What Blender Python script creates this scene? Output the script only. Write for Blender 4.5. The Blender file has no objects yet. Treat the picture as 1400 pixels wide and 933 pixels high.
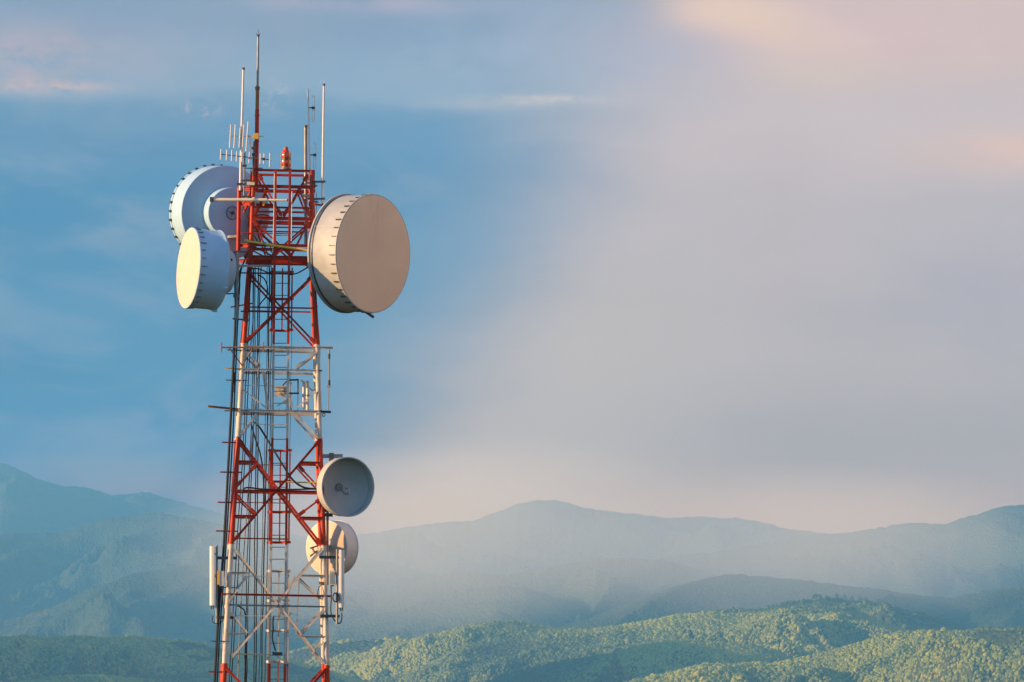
import bpy, math, random
import numpy as np
from mathutils import Vector, Matrix

random.seed(7)
np.random.seed(7)
C = bpy.context.scene.collection
rad = math.radians

# ------------------------------------------------------------------ camera frame
PXM = 53.0                       # photo pixels per metre at the tower
DIST = 150.0                     # metres from the camera to the tower axis
FPX = PXM * DIST                 # focal length in photo pixels
KD = FPX / 5300.0
ROLL = 0.0153
EYE = 850.0                      # photo row of the eye level
VR = Vector((math.cos(ROLL), 0, math.sin(ROLL)))
VU = Vector((-math.sin(ROLL), 0, math.cos(ROLL)))
VF = Vector((0, 1, 0))


def P(px, py, dy=0.0):
    y = DIST + dy
    return (VF + VR * ((px - 700) / FPX) + VU * ((EYE - py) / FPX)) * y


def unP(p):
    return 700 + FPX * p.dot(VR) / p.y, EYE - FPX * p.dot(VU) / p.y


# ------------------------------------------------------------------ tower frame
AX = P(380.5, 600).x
Z0 = P(380.5, 600).z
TROT = 0.0593
GROUND_AT_TOWER = -28.0
_wy = [235, 365, 480, 600, 745, 910, 2400]
_ww = [40, 43, 51, 56, 63.5, 70.3, 131]


def zlev(py):
    return Z0 + (600 - py) / PXM * math.cos(ROLL)


def pyz(z):
    return 600 - (z - Z0) * PXM / math.cos(ROLL)


def halfw(py):
    return float(np.interp(py, _wy, _ww)) * 0.985 / PXM


def corner(sx, sy, py, extra=0.0):
    w = halfw(py) + extra
    c, s = math.cos(TROT), math.sin(TROT)
    return Vector((AX + c * sx * w - s * sy * w, DIST + s * sx * w + c * sy * w, zlev(py)))


def FP(px, py, face, out=0.0):
    """A point of the front or back face (in its plane) that is seen at column px, at the height of row py on the axis."""
    sy = -1 if face == 'f' else 1
    a, b = corner(-1, sy, py), corner(1, sy, py)
    # across the face as measured on the front one, so that the two faces stay parallel in space
    xa, xb = unP(corner(-1, -1, py))[0], unP(corner(1, -1, py))[0]
    p = a.lerp(b, (px - xa) / (xb - xa))
    n = Vector((-math.sin(TROT) * sy, math.cos(TROT) * sy, 0))
    return p + n * out


# ------------------------------------------------------------------ materials
def new_mat(name):
    m = bpy.data.materials.new(name)
    m.use_nodes = True
    nt = m.node_tree
    return m, nt, nt.nodes['Principled BSDF']


def N(nt, typ, **kw):
    n = nt.nodes.new(typ)
    for k, v in kw.items():
        setattr(n, k, v)
    return n


def mixcol(nt, fac, a, b):
    n = N(nt, 'ShaderNodeMix', data_type='RGBA')
    for sock, v in ((n.inputs[0], fac), (n.inputs[6], a), (n.inputs[7], b)):
        if hasattr(v, 'is_linked'):
            nt.links.new(v, sock)
        elif isinstance(v, (int, float)):
            sock.default_value = v
        else:
            sock.default_value = (*v, 1)
    return n.outputs[2]


def noise_fac(nt, scale, lo, hi, detail=5, rough=.6, stretch=None, coord='Object'):
    tc = N(nt, 'ShaderNodeTexCoord')
    vec = tc.outputs[coord]
    if stretch:
        mp = N(nt, 'ShaderNodeMapping')
        mp.inputs['Scale'].default_value = stretch
        nt.links.new(vec, mp.inputs[0])
        vec = mp.outputs[0]
    n = N(nt, 'ShaderNodeTexNoise')
    n.inputs['Scale'].default_value = scale
    n.inputs['Detail'].default_value = detail
    n.inputs['Roughness'].default_value = rough
    nt.links.new(vec, n.inputs['Vector'])
    r = N(nt, 'ShaderNodeMapRange')
    r.inputs[1].default_value, r.inputs[2].default_value = lo, hi
    nt.links.new(n.outputs[0], r.inputs[0])
    return r.outputs[0]


def worn(name, col, col2, rough=.5, metal=0.0, stain=(.16, .10, .06), stain_amt=.35, scale=3.0, spec=.2):
    m, nt, b = new_mat(name)
    f = noise_fac(nt, scale, .35, .7)
    c1 = mixcol(nt, f, col, col2)
    s = noise_fac(nt, scale * 2.2, .58, .8, stretch=(1, 1, .22), rough=.7)
    mul = N(nt, 'ShaderNodeMath', operation='MULTIPLY')
    nt.links.new(s, mul.inputs[0])
    mul.inputs[1].default_value = stain_amt
    c2 = mixcol(nt, mul.outputs[0], c1, stain)
    nt.links.new(c2, b.inputs['Base Color'])
    b.inputs['Metallic'].default_value = metal
    b.inputs['Specular IOR Level'].default_value = spec
    rr = N(nt, 'ShaderNodeMapRange')
    nt.links.new(f, rr.inputs[0])
    rr.inputs[3].default_value, rr.inputs[4].default_value = rough - .1, rough + .12
    nt.links.new(rr.outputs[0], b.inputs['Roughness'])
    return m


RED, RED2 = (.46, .034, .006), (.32, .022, .006)
WHT, WHT2 = (.56, .52, .46), (.40, .38, .34)
M = {}
M['red'] = worn('red_paint', RED, RED2, .42, stain=(.18, .03, .015), stain_amt=.5)
M['white'] = worn('white_paint', WHT, WHT2, .45, stain=(.30, .19, .11), stain_amt=.55)
M['dish'] = worn('dish_shade_blue', (.33, .51, .66), (.295, .455, .59), .42, stain=(.30, .34, .36), stain_amt=.5, scale=1.5)  # white dish paint with the blue of the shade mixed into its colour
M['dish_grey'] = worn('dish_grey', (.42, .40, .38), (.36, .345, .33), .45, stain=(.25, .24, .22), stain_amt=.3, scale=2)
M['dish_old'] = worn('dish_stained', (.40, .42, .42), (.30, .32, .315), .6, stain=(.26, .25, .21), stain_amt=.7, scale=1.4)
M['radome'] = worn('radome_sheet', (.80, .565, .39), (.74, .52, .36), .6, stain=(.40, .29, .22), stain_amt=.4, scale=.8)
M['radome_white'] = worn('radome_white', (.54, .455, .38), (.50, .425, .355), .5, stain=(.6, .55, .47), stain_amt=.3, scale=1)
M['galv'] = worn('galvanised_steel', (.23, .24, .25), (.17, .18, .19), .5, .5, stain=(.20, .15, .11), stain_amt=.4)
M['dark'] = worn('dark_steel', (.075, .08, .09), (.05, .055, .06), .5, .4, stain=(.1, .06, .04), stain_amt=.4)
M['fibre'] = worn('white_fibreglass', (.62, .60, .57), (.54, .52, .50), .4, stain=(.5, .45, .38), stain_amt=.3)
M['black'] = worn('black_rubber', (.016, .017, .02), (.026, .027, .03), .55, stain=(.05, .05, .05), stain_amt=.3)
M['rust'] = worn('rusty_steel', (.30, .13, .055), (.22, .10, .05), .65, .1, stain=(.12, .06, .03), stain_amt=.6)
M['yellow'] = worn('yellow_paint_and_sun', (.72, .42, .05), (.62, .38, .07), .45, stain=(.3, .16, .05), stain_amt=.4)
M['cream'] = worn('cream_paint', (.72, .64, .46), (.62, .55, .40), .45, stain=(.35, .25, .15), stain_amt=.4)
M['box'] = worn('pale_grey_casting', (.55, .54, .47), (.48, .47, .42), .5, stain=(.3, .28, .22), stain_amt=.4)
M['concrete'] = worn('concrete', (.34, .33, .31), (.27, .26, .25), .85)


def lamp_red():
    m, nt, b = new_mat('red_glass')
    b.inputs['Base Color'].default_value = (.62, .022, .010, 1)
    b.inputs['Roughness'].default_value = .12
    b.inputs['Coat Weight'].default_value = .5
    b.inputs['Subsurface Weight'].default_value = .25
    b.inputs['Subsurface Radius'].default_value = (.06, .01, .005)
    b.inputs['Subsurface Scale'].default_value = .5
    return m


M['lamp'] = lamp_red()


def band_paint():
    """Red and white aviation bands: paint laid on by height above the ground."""
    m, nt, b = new_mat('banded_tower_paint')
    g = N(nt, 'ShaderNodeNewGeometry')
    sp = N(nt, 'ShaderNodeSeparateXYZ')
    nt.links.new(g.outputs['Position'], sp.inputs[0])
    zt, zb = zlev(200), GROUND_AT_TOWER - 1
    r = N(nt, 'ShaderNodeMapRange')
    r.inputs[1].default_value, r.inputs[2].default_value = zb, zt
    nt.links.new(sp.outputs[2], r.inputs[0])
    cr = N(nt, 'ShaderNodeValToRGB')
    cr.color_ramp.interpolation = 'CONSTANT'
    edges = [1900, 1700, 1480, 1285, 1095, 911, 746, 601, 475]
    el = cr.color_ramp.elements
    el[0].position, el[0].color = 0, (0, 0, 0, 1)
    el[1].position = (zlev(edges[0]) - zb) / (zt - zb)
    el[1].color = (1, 1, 1, 1)
    for i, e in enumerate(edges[1:]):
        x = el.new((zlev(e) - zb) / (zt - zb))
        v = i % 2
        x.color = (v, v, v, 1)
    nt.links.new(r.outputs[0], cr.inputs[0])
    # last edge (475) must be red above: parity check below
    f = noise_fac(nt, 3, .35, .7)
    rd = mixcol(nt, f, RED, RED2)
    wh = mixcol(nt, f, WHT, WHT2)
    c = mixcol(nt, cr.outputs[0], rd, wh)
    s = noise_fac(nt, 9, .5, .72, stretch=(1, 1, .25), rough=.75)
    mul = N(nt, 'ShaderNodeMath', operation='MULTIPLY')
    nt.links.new(s, mul.inputs[0])
    mul.inputs[1].default_value = .6
    c = mixcol(nt, mul.outputs[0], c, (.20, .10, .055))
    nt.links.new(c, b.inputs['Base Color'])
    b.inputs['Roughness'].default_value = .45
    b.inputs['Specular IOR Level'].default_value = .18
    # parity: elements sorted by position; top one must be red
    n = len(el)
    for i, e in enumerate(el):
        v = (n - 1 - i) % 2
        e.color = (v, v, v, 1)
    return m


M['band'] = band_paint()


# ------------------------------------------------------------------ mesh helpers
class MB:
    def __init__(self):
        self.v, self.f = [], []

    def poly(self, pts, faces):
        o = len(self.v)
        self.v += [Vector(p) for p in pts]
        self.f += [tuple(o + i for i in f) for f in faces]
        return self

    def sweep(self, path, rings, closed_ends=True):
        k = len(rings[0])
        pts = [p for r in rings for p in r]
        faces = []
        for i in range(len(rings) - 1):
            for j in range(k):
                a, b = i * k + j, i * k + (j + 1) % k
                faces.append((a, b, b + k, a + k))
        if closed_ends:
            faces.append(tuple(range(k))[::-1])
            faces.append(tuple((len(rings) - 1) * k + j for j in range(k)))
        return self.poly(pts, faces)

    def tube(self, pts, r, seg=10, r2=None):
        pts = [Vector(p) for p in pts]
        n = len(pts)
        rs = r if isinstance(r, (list, tuple)) else [r + (((r2 if r2 is not None else r) - r) * i / max(1, n - 1)) for i in range(n)]
        t0 = (pts[1] - pts[0]).normalized()
        ref = Vector((0, 0, 1)) if abs(t0.z) < .9 else Vector((1, 0, 0))
        u = t0.cross(ref).normalized()
        rings = []
        for i, p in enumerate(pts):
            t = (pts[min(i + 1, n - 1)] - pts[max(i - 1, 0)]).normalized()
            u = (u - t * u.dot(t)).normalized()
            w = t.cross(u)
            rings.append([p + (u * math.cos(a) + w * math.sin(a)) * rs[i] for a in (2 * math.pi * j / seg for j in range(seg))])
        return self.sweep(pts, rings)

    def prism(self, p0, p1, prof, up):
        """Extrude the 2D outline prof (along side, along up) from p0 to p1."""
        p0, p1, up = Vector(p0), Vector(p1), Vector(up)
        t = (p1 - p0).normalized()
        s = t.cross(up).normalized()
        u = s.cross(t)
        r = [[p + s * a + u * b for a, b in prof] for p in (p0, p1)]
        return self.sweep(None, r)

    def bar(self, p0, p1, w, h, up=(0, 0, 1)):
        return self.prism(p0, p1, [(-w / 2, -h / 2), (w / 2, -h / 2), (w / 2, h / 2), (-w / 2, h / 2)], up)

    def angle(self, p0, p1, s, t, nrm, flip=False):
        """An L section: one flange in the plane whose normal is nrm, the other standing on it."""
        k = -1 if flip else 1
        prof = [(-s / 2, 0), (s / 2, 0), (s / 2, t), (-s / 2 + t, t), (-s / 2 + t, s), (-s / 2, s)]
        return self.prism(p0, p1, [(a * k, b) for a, b in (prof if k > 0 else prof[::-1])], nrm)

    def channel(self, p0, p1, h, d, t, nrm):
        prof = [(-h / 2, 0), (h / 2, 0), (h / 2, d), (h / 2 - t, d), (h / 2 - t, t), (-h / 2 + t, t), (-h / 2 + t, d), (-h / 2, d)]
        return self.prism(p0, p1, prof, nrm)

    def lathe(self, org, ax, prof, seg=64, ref=(0, 0, 1), caps=False):
        """prof: (radius, distance along ax) pairs."""
        org, ax = Vector(org), Vector(ax).normalized()
        u = Vector(ref) if abs(ax.dot(Vector(ref))) < .9 else Vector((1, 0, 0))
        u = (u - ax * u.dot(ax)).normalized()
        w = ax.cross(u)
        rings = [[org + ax * d + (u * math.cos(a) + w * math.sin(a)) * max(r, 1e-4) for a in (2 * math.pi * j / seg for j in range(seg))] for r, d in prof]
        return self.sweep(None, rings, caps)

    def sphere(self, c, r, seg=12, rings=8, sc=(1, 1, 1)):
        prof = [(r * math.sin(math.pi * i / rings), -r * math.cos(math.pi * i / rings)) for i in range(rings + 1)]
        return self.lathe(c, (0, 0, 1), prof, seg, (1, 0, 0), False)

    def build(self, name, mat, parent=None, smooth=True, angle=35):
        me = bpy.data.meshes.new(name)
        root = parent
        while root is not None and root.parent is not None:
            root = root.parent
        if parent is None:
            lo = Vector([min(v[i] for v in self.v) for i in range(3)])
            hi = Vector([max(v[i] for v in self.v) for i in range(3)])
            org = Vector(((lo.x + hi.x) / 2, (lo.y + hi.y) / 2, lo.z))
        else:
            org = root.location.copy()
        me.from_pydata([v - org for v in self.v], [], self.f)
        me.materials.append(mat)
        o = bpy.data.objects.new(name, me)
        C.objects.link(o)
        if parent is None:
            o.location = org
        else:
            o.parent = parent
        if smooth:
            me.polygons.foreach_set('use_smooth', [True] * len(me.polygons))
            me.set_sharp_from_angle(angle=rad(angle))
        me.update()
        return o


def tag(o, label, cat, group=None, kind=None):
    if label:
        o['label'] = label
    if cat:
        o['category'] = cat
    if group:
        o['group'] = group
    if kind:
        o['kind'] = kind
    return o


def thing(name, loc, label, cat, group=None):
    o = bpy.data.objects.new(name, None)
    o.empty_display_size = .2
    C.objects.link(o)
    o.location = Vector(loc)
    return tag(o, label, cat, group)


def spline(pts, n=6):
    pts = [Vector(p) for p in pts]
    if len(pts) < 3:
        return pts
    q = [pts[0]] + pts + [pts[-1]]
    out = []
    for i in range(1, len(q) - 2):
        for k in range(n):
            t = k / n
            a, b, c, d = q[i - 1], q[i], q[i + 1], q[i + 2]
            out.append(.5 * ((2 * b) + (c - a) * t + (2 * a - 5 * b + 4 * c - d) * t * t + (3 * b - a - 3 * c + d) * t ** 3))
    out.append(pts[-1])
    return out


# ================================================================== LATTICE TOWER
tower = thing('lattice_tower', (AX, DIST, GROUND_AT_TOWER), 'tall tapering lattice tower with red and white bands, ladder and platforms', 'tower')
LEGR = 3.5 / PXM
leg_rows = [235, 365, 480, 600, 745, 910, 2290]
for sx in (-1, 1):
    for sy in (-1, 1):
        mb = MB()
        mb.tube([corner(sx, sy, y) for y in leg_rows], [LEGR * .8, LEGR * .9, LEGR, LEGR, LEGR * 1.05, LEGR * 1.1, LEGR * 1.4], 14)
        lg = mb.build('leg', M['band'], tower)
        for y in (365, 475, 601, 746, 911):          # bolted flange pairs where sections meet
            MB().tube([corner(sx, sy, y), corner(sx, sy, y - 1.6)], LEGR * 1.28, 14).build('flange', M['band'], lg)

_jit = [0]
FN = Vector((math.sin(TROT), -math.cos(TROT), 0))     # outward normal of the front face
FS = Vector((math.cos(TROT), math.sin(TROT), 0))


def jit():
    _jit[0] += 1
    return (_jit[0] % 9) * .0055


def brace(x0, y0, x1, y1, face='f', size=3.4, mat='band', name='brace', form='angle', flip=False):
    """A member of the front or back face between two photo points."""
    o = jit()
    a, b = FP(x0, y0, face, .012 + o), FP(x1, y1, face, .012 + o)
    s = size * .74 / PXM
    mb = MB()
    nr = FN if face == 'f' else -FN
    if form == 'angle':
        mb.angle(a, b, s, s * .16, nr, flip)
    elif form == 'channel':
        mb.channel(a, b, s, s * .55, s * .14, nr)
    else:
        mb.tube([a, b], s / 2, 10)
    ob = mb.build(name, M[mat], tower, True, 30)
    if name == 'brace' and size >= 3.2 and face == 'f':
        d = (b - a).normalized()
        for q, sg in ((a, 1), (b, -1)):
            MB().bar(q + d * sg * .03 + nr * .03, q + d * sg * .20 + nr * .03, .095, .012, nr).build('gusset_plate', M[mat], ob, False)
    return ob


def both(x0, y0, x1, y1, **k):
    brace(x0, y0, x1, y1, 'f', **k)
    brace(x0, y0, x1, y1, 'b', **k)


def lx(y):
    return unP(corner(-1, -1, y))[0]


def rx(y):
    return unP(corner(1, -1, y))[0]


def side_brace(sx, ya, yb, mat='band', size=3.0, name='brace'):
    mb = MB()
    n = FS * sx
    mb.angle(corner(sx, -1, ya) + n * .02, corner(sx, 1, yb) + n * .02, size / PXM, .01, n)
    return mb.build(name, M[mat], tower)


def ring(y, size, mat='band', form='channel', ext=1.0, name='beam'):
    for face in 'fb':
        brace(lx(y) - ext, y, rx(y) + ext, y, face, size=size, mat=mat, form=form, name=name)
    for sx in (-1, 1):
        mb = MB()
        n = FS * sx
        mb.channel(corner(sx, -1, y + .4) + n * .035, corner(sx, 1, y + .4) + n * .035, size / PXM, size / PXM * .5, .012, n)
        mb.build(name, M[mat], tower)


# --- red top box
ring(236.5, 4.6, ext=3)
ring(258.5, 6.2)
ring(302, 7.0)
ring(338.5, 5.6)
ring(355.5, 8.0)
both(lx(287), 287, rx(287), 287, size=3.6, name='beam')
brace(350, 284, 374, 284, 'f', size=5, name='beam')
both(lx(314), 314, rx(314), 314, size=2.6, name='beam')
brace(330, 322.5, 400, 322.5, 'f', size=2.0, name='beam', form='tube')
both(353, 241, 385, 299, size=3.4)
both(421, 241, 387, 299, size=3.4, flip=True)
both(348, 299, 366, 259, size=3.4)
both(424, 299, 408, 259, size=3.4)
both(344, 304, 398, 352, size=3.2)
both(424, 306, 372, 352, size=3.2)
both(350, 306, 366, 352, size=2.8)
both(419, 310, 398, 352, size=2.8)
both(345, 340, 372, 353, size=2.6)
brace(lx(364.5), 364.5, rx(364.5), 364.5, 'f', size=3, name='beam')
brace(lx(377), 377, rx(377) - 30, 377, 'f', size=3, name='beam')
# --- red section under the box
both(lx(380) + 1, 379, rx(472) - 2, 471.5, size=3.4)
both(rx(378), 378, lx(470) + 2, 470, size=3.2)
both(lx(423.5), 423.5, rx(423.5), 423.5, size=2.8, name='beam')
brace(329, 429.5, 393, 429.5, 'f', size=2.6, name='beam')
both(rx(366), 365, rx(366) - 14, 355, size=2.6)
# --- white section with the platforms
ring(478, 5.2, ext=2)
ring(508.5, 4.2, ext=2)
ring(564.5, 5.6, ext=3)
both(rx(482), 482, 405, 505, size=3.2)
both(lx(482), 482, 356, 505, size=3.2)
brace(366, 561, 360, 511, 'f', size=4.6)
brace(330, 534, 363.5, 560, 'f', size=2.6)
brace(434.5, 535.5, 406, 559, 'f', size=2.8)
brace(378, 558, 394, 548, 'f', size=2.2)
brace(414, 517, 434, 535, 'b', size=2.8)
both(404, 568, rx(602) - 1, 602, size=3.6)
both(352, 568, lx(600) + 2, 599, size=3.2)
brace(326, 530, 373, 530, 'f', size=1.6, form='tube', name='cable_support')
brace(327, 582.5, 393, 582.5, 'f', size=1.6, form='tube', name='cable_support')
# --- red section below
both(lx(603), 602.5, rx(745) - 3, 745, size=4.4)
both(rx(602), 602.5, lx(740) + 4, 740, size=4.4, flip=True)
both(lx(673), 673, rx(673), 673, size=3.6, name='beam')
for x0, x1, y in ((lx(633), 348, 633.5), (411, rx(633), 633.5), (lx(708), 349, 707.5), (409, rx(708), 708.5)):
    both(x0, y, x1, y, size=4.2, name='beam')
both(351, 637, lx(669) + 1, 668, size=3.6)
both(lx(677), 677, 350, 705, size=3.2)
both(408, 638, rx(671), 671, size=3.2)
both(rx(681), 681, 408, 705.5, size=3.6)
brace(327, 634.6, 393, 634.6, 'b', size=1.7, form='tube', name='cable_support')
brace(lx(687), 686.8, 393, 686.8, 'b', size=1.8, form='tube', name='cable_support')
brace(lx(738), 738, 394, 738, 'f', size=2.4, name='cable_support')
# --- white section at the bottom of the picture
both(rx(749), 749, lx(902) + 9, 900, size=4.0)
both(lx(753) + 5, 752, rx(908) - 3, 907, size=3.4)
for x0, x1, y in ((lx(785), 339, 784.6), (412, rx(787), 787), (lx(868), 337, 867.5), (409, rx(870), 870)):
    both(x0, y, x1, y, size=3.6, name='beam')
brace(302.5, 814, 452, 814.5, 'f', size=4.0, mat='red', name='beam')
brace(lx(829) + 3, 828.5, rx(829), 829, 'f', size=3.0, mat='galv', name='beam')
both(340, 785, lx(826), 826, size=3.2)
both(409, 791, rx(823), 823, size=3.0)
both(rx(832), 832, 410, 868, size=3.4)
both(lx(834), 834, 338, 866, size=3.0)
both(rx(874), 874, 426, 893, size=3.0)
brace(382, 850, 406, 787, 'b', size=2.4)
brace(408, 868, 412, 795, 'b', size=2.4)
brace(395, 845, 408, 830, 'b', size=2.6)
brace(316, 843, 395, 843, 'f', size=1.5, form='tube', name='cable_support')
brace(312, 895, 372, 895, 'f', size=2.2, name='cable_support')
brace(330, 789, 372, 789, 'f', size=1.4, form='tube', name='cable_support')
# --- red section reaching below the frame
both(lx(914) + 1, 913, 360, 965, size=4.4)
both(rx(914) - 1, 913, 400, 965, size=4.4, flip=True)
# --- side faces
for ya, yb in ((238, 300), (302, 355), (366, 476), (480, 563), (604, 672), (674, 744), (750, 828), (830, 909)):
    for sx in (-1, 1):
        side_brace(sx, ya, yb)
        side_brace(sx, yb, ya)
for y in (422, 673, 828):
    for sx in (-1, 1):
        side_brace(sx, y, y)
# --- everything below the frame, down to the footings
low = MB()
rows = [965, 1095, 1285, 1480, 1700, 1900, 2100, 2280]
for i in range(len(rows) - 1):
    a, b = rows[i], rows[i + 1]
    for (s0, s1, n) in (((-1, -1), (1, -1), FN), ((-1, 1), (1, 1), -FN), ((-1, -1), (-1, 1), -FS), ((1, -1), (1, 1), FS)):
        low.angle(corner(*s0, a) + n * .01, corner(*s1, b) + n * .01, .09, .012, n)
        low.angle(corner(*s1, a) + n * .03, corner(*s0, b) + n * .03, .09, .012, n)
        low.angle(corner(*s0, b) + n * .05, corner(*s1, b) + n * .05, .09, .012, n)
o = low.build('lower_bracing', M['band'], tower)
o['kind'] = 'stuff'
for sx in (-1, 1):
    for sy in (-1, 1):
        p = corner(sx, sy, 2290)
        MB().bar(p + Vector((0, 0, -1.4)), p + Vector((0, 0, .35)), 1.1, 1.1, (0, 1, 0)).build('footing', M['concrete'], tower, False)

# --- cable outriggers on the left legs
for x0, x1, y in ((303.6, 331, 608), (300.8, 330.7, 648.5), (297.7, 328, 689.5), (295, 325, 728.5), (285, 316, 919.5)):
    brace(x0, y, x1, y, 'f', size=2.7, mat='red', name='outrigger')
for x0, x1, y in ((311, 344, 482.5), (308.6, 338, 523.5), (307, 340, 565), (288, 313, 878), (306, 326, 805)):
    brace(x0, y, x1, y, 'f', size=2.3, mat='galv', name='outrigger')
brace(315.4, 424, 346, 418, 'f', size=2.6, mat='red', name='outrigger', form='tube')
brace(319.5, 377, 342, 377, 'f', size=2.4, mat='dark', name='outrigger')
brace(307, 507.5, lx(508), 508.2, 'f', size=3.6, mat='cream', name='outrigger')
brace(284.5, 559.5, 328, 563, 'f', size=4.0, mat='rust', name='outrigger')
brace(rx(478), 477, 455, 477, 'f', size=4.6, mat='white', name='outrigger')
brace(rx(565), 564, 452.5, 564.5, 'f', size=4.4, mat='dark', name='outrigger')
brace(rx(508), 508.5, 440.5, 508.5, 'f', size=2.4, mat='dark', name='outrigger')

# --- platform gratings on the ring beams
for y in (476, 506.5, 561.5):
    w = halfw(y) - .06
    g = MB()
    nb = 13
    for i in range(nb):
        t = -w + 2 * w * i / (nb - 1)
        c = Vector((AX, DIST, zlev(y)))
        g.bar(c + FS * t + FN * w, c + FS * t - FN * w * (-.15 if i > 4 else 1), .014, .03)
    g.build('platform_grating', M['galv'], tower, False)

# --- climbing ladder with safety hoops
LADX = [(235, 377.0, 396.5), (475, 373.6, 394.2), (745, 370.2, 391.3), (940, 367.4, 388.6)]
LDY = -.86


def ladp(i, y, dy=LDY):
    return P(float(np.interp(y, [a[0] for a in LADX], [a[i] for a in LADX])), y, dy)


lad = MB()
lad.bar(ladp(1, 1000), ladp(1, 233), 3.3 / PXM, 3.3 / PXM, (0, 1, 0))
ladder = lad.build('ladder', M['band'], tower, False)
MB().bar(ladp(2, 1000), ladp(2, 233), 3.3 / PXM, 3.3 / PXM, (0, 1, 0)).build('rail', M['band'], ladder, False)
for k in range(43):
    y = 240 + 16.4 * k
    MB().tube([ladp(1, y), ladp(2, y)], .0105, 8).build('rung', M['galv'] if 476 < y < 600 or y > 746 else M['red'], ladder)
for y in (372, 407.5, 450.8, 615.5, 658, 700, 741.5, 781, 821.5, 862.5, 905):
    h = MB()
    a, b = ladp(1, y), ladp(2, y)
    c = (a + b) / 2
    half = (b - a) * .5
    pts = []
    for j in range(19):
        th = math.pi * 1.32 * (j / 18 - .5)
        pts.append(c + half.normalized() * math.sin(th) * .305 + Vector((0, 1, 0)) * (.24 + .36 * math.cos(th)))
    for j in range(18):
        h.bar(pts[j], pts[j + 1], .012, .062)
    h.bar(pts[0], a, .012, .062)
    h.bar(pts[-1], b, .012, .062)
    h.build('hoop', M['band'], ladder, False)
for y0, y1 in ((365, 452), (614, 743), (780, 1000)):
    for th in (-1.1, 0, 1.1):
        q = []
        for y in (y0, y1):
            a, b = ladp(1, y), ladp(2, y)
            q.append((a + b) / 2 + (b - a).normalized() * math.sin(th) * .285 + Vector((0, 1, 0)) * (.24 + .345 * math.cos(th)))
        MB().bar(q[0], q[1], .035, .010, (0, 1, 0)).build('strap', M['band'], ladder, False)

# --- mounting frame of the back dish: orange posts left of the box (part of the tower)
fr = MB()
fr.tube([P(327.2, 257, -.15), P(325.8, 343, -.15)], 2.9 / PXM, 12)
dframe = fr.build('mounting_frame', M['red'], tower)
for y, s in ((258.5, 5.5), (279, 6.5), (336, 5.5), (357, 5)):
    MB().channel(P(325, y, -.1), P(347, y, -.3), s / PXM, .05, .012, (0, -1, 0)).build('frame_arm', M['red'], dframe)
for x0, y0, x1, y1 in ((332, 279, 343, 262), (338, 281, 333, 292), (334, 352, 340, 344)):
    MB().bar(P(x0, y0, -.5), P(x1, y1, -.6), .05, .05).build('bracket', M['red'], dframe, False)

# ================================================================== DISHES
def sight(px, py, dy):
    p = P(px, py, dy)
    f = p.normalized()
    r = (VR - f * VR.dot(f)).normalized()
    u = r.cross(f)
    return p, r, u, f


def axis(px, py, dy, phi, tau, toward):
    """Unit vector seen pointing tau degrees counter-clockwise from photo right, phi degrees off the line of sight, towards or away from us."""
    p, r, u, f = sight(px, py, dy)
    s, c = math.sin(rad(phi)), math.cos(rad(phi))
    return p, (r * math.cos(rad(tau)) + u * math.sin(rad(tau))) * s - f * (c if toward else -c)


def parabola(R, depth, n=14, r0=0.0):
    return [(r0 + (R - r0) * i / n, depth * ((r0 + (R - r0) * i / n) / R) ** 2 - depth) for i in range(n + 1)]


def frame_of(ax):
    u = Vector((0, 0, 1))
    u = (u - ax * u.dot(ax)).normalized()
    return u, ax.cross(u)


def clips(root, org, ax, R, n, at, length, mat, wid=.022, high=.03, a0=0.0):
    u, w = frame_of(ax)
    for k in range(n):
        a = 2 * math.pi * (k + .5) / n + a0
        rd = u * math.cos(a) + w * math.sin(a)
        tg = -u * math.sin(a) + w * math.cos(a)
        c = org + rd * (R + high * .5) + ax * at
        MB().bar(c, c - ax * length * random.uniform(.72, 1.12), wid * random.uniform(.85, 1.3), high * random.uniform(.8, 1.25), rd).build('clip', mat, root, False)


# --- large dish on the right, face in shade
org, ax = axis(510.3, 347, -1.0, 50.9, 0, True)
D1 = 3.0 / 2
d1 = thing('microwave_dish', org - ax * .92, 'largest drum dish on the right of the tower top, flat tan cover facing right', 'dish antenna', 'microwave dishes on the tower')
L1 = .93
MB().lathe(org, ax, [(D1 - .03, -L1), (D1 + .012, -L1), (D1 + .035, -L1 + .01), (D1 + .035, -L1 + .05), (D1 + .004, -L1 + .06), (D1, -L1 + .075), (D1, -.05), (D1 + .018, -.045), (D1 + .018, -.004), (D1 - .03, -.002)], 96).build('shroud', M['dish_old'], d1)
MB().lathe(org, ax, [(D1 - .004, -L1 + .10), (D1 + .016, -L1 + .105), (D1 + .016, -L1 + .145), (D1 - .004, -L1 + .15)], 96).build('band', M['dark'], d1)
MB().lathe(org, ax, [(0, .07), (D1 * .25, .066), (D1 * .5, .054), (D1 * .7, .038), (D1 * .88, .018), (D1 - .008, .001)], 96).build('radome', M['radome'], d1)
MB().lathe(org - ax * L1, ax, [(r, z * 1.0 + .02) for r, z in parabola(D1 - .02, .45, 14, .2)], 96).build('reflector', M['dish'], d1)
MB().lathe(org - ax * (L1 + .42), ax, [(.0, -.02), (.34, -.02), (.36, 0), (.36, .16), (.30, .2)], 40).build('hub', M['dish_grey'], d1)
clips(d1, org, ax, D1, 40, -.03, .19, M['dark'])
# seam straps on the shroud
u, w = frame_of(ax)
for a in (1.15, 1.95):
    rd = u * math.cos(a) + w * math.sin(a)
    tg = -u * math.sin(a) + w * math.cos(a)
    c = org + rd * (D1 + .002)
    MB().bar(c - ax * (L1 - .08), c - ax * .06, .05, .008, rd).build('seam', M['dish_old'], d1, False)
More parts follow.
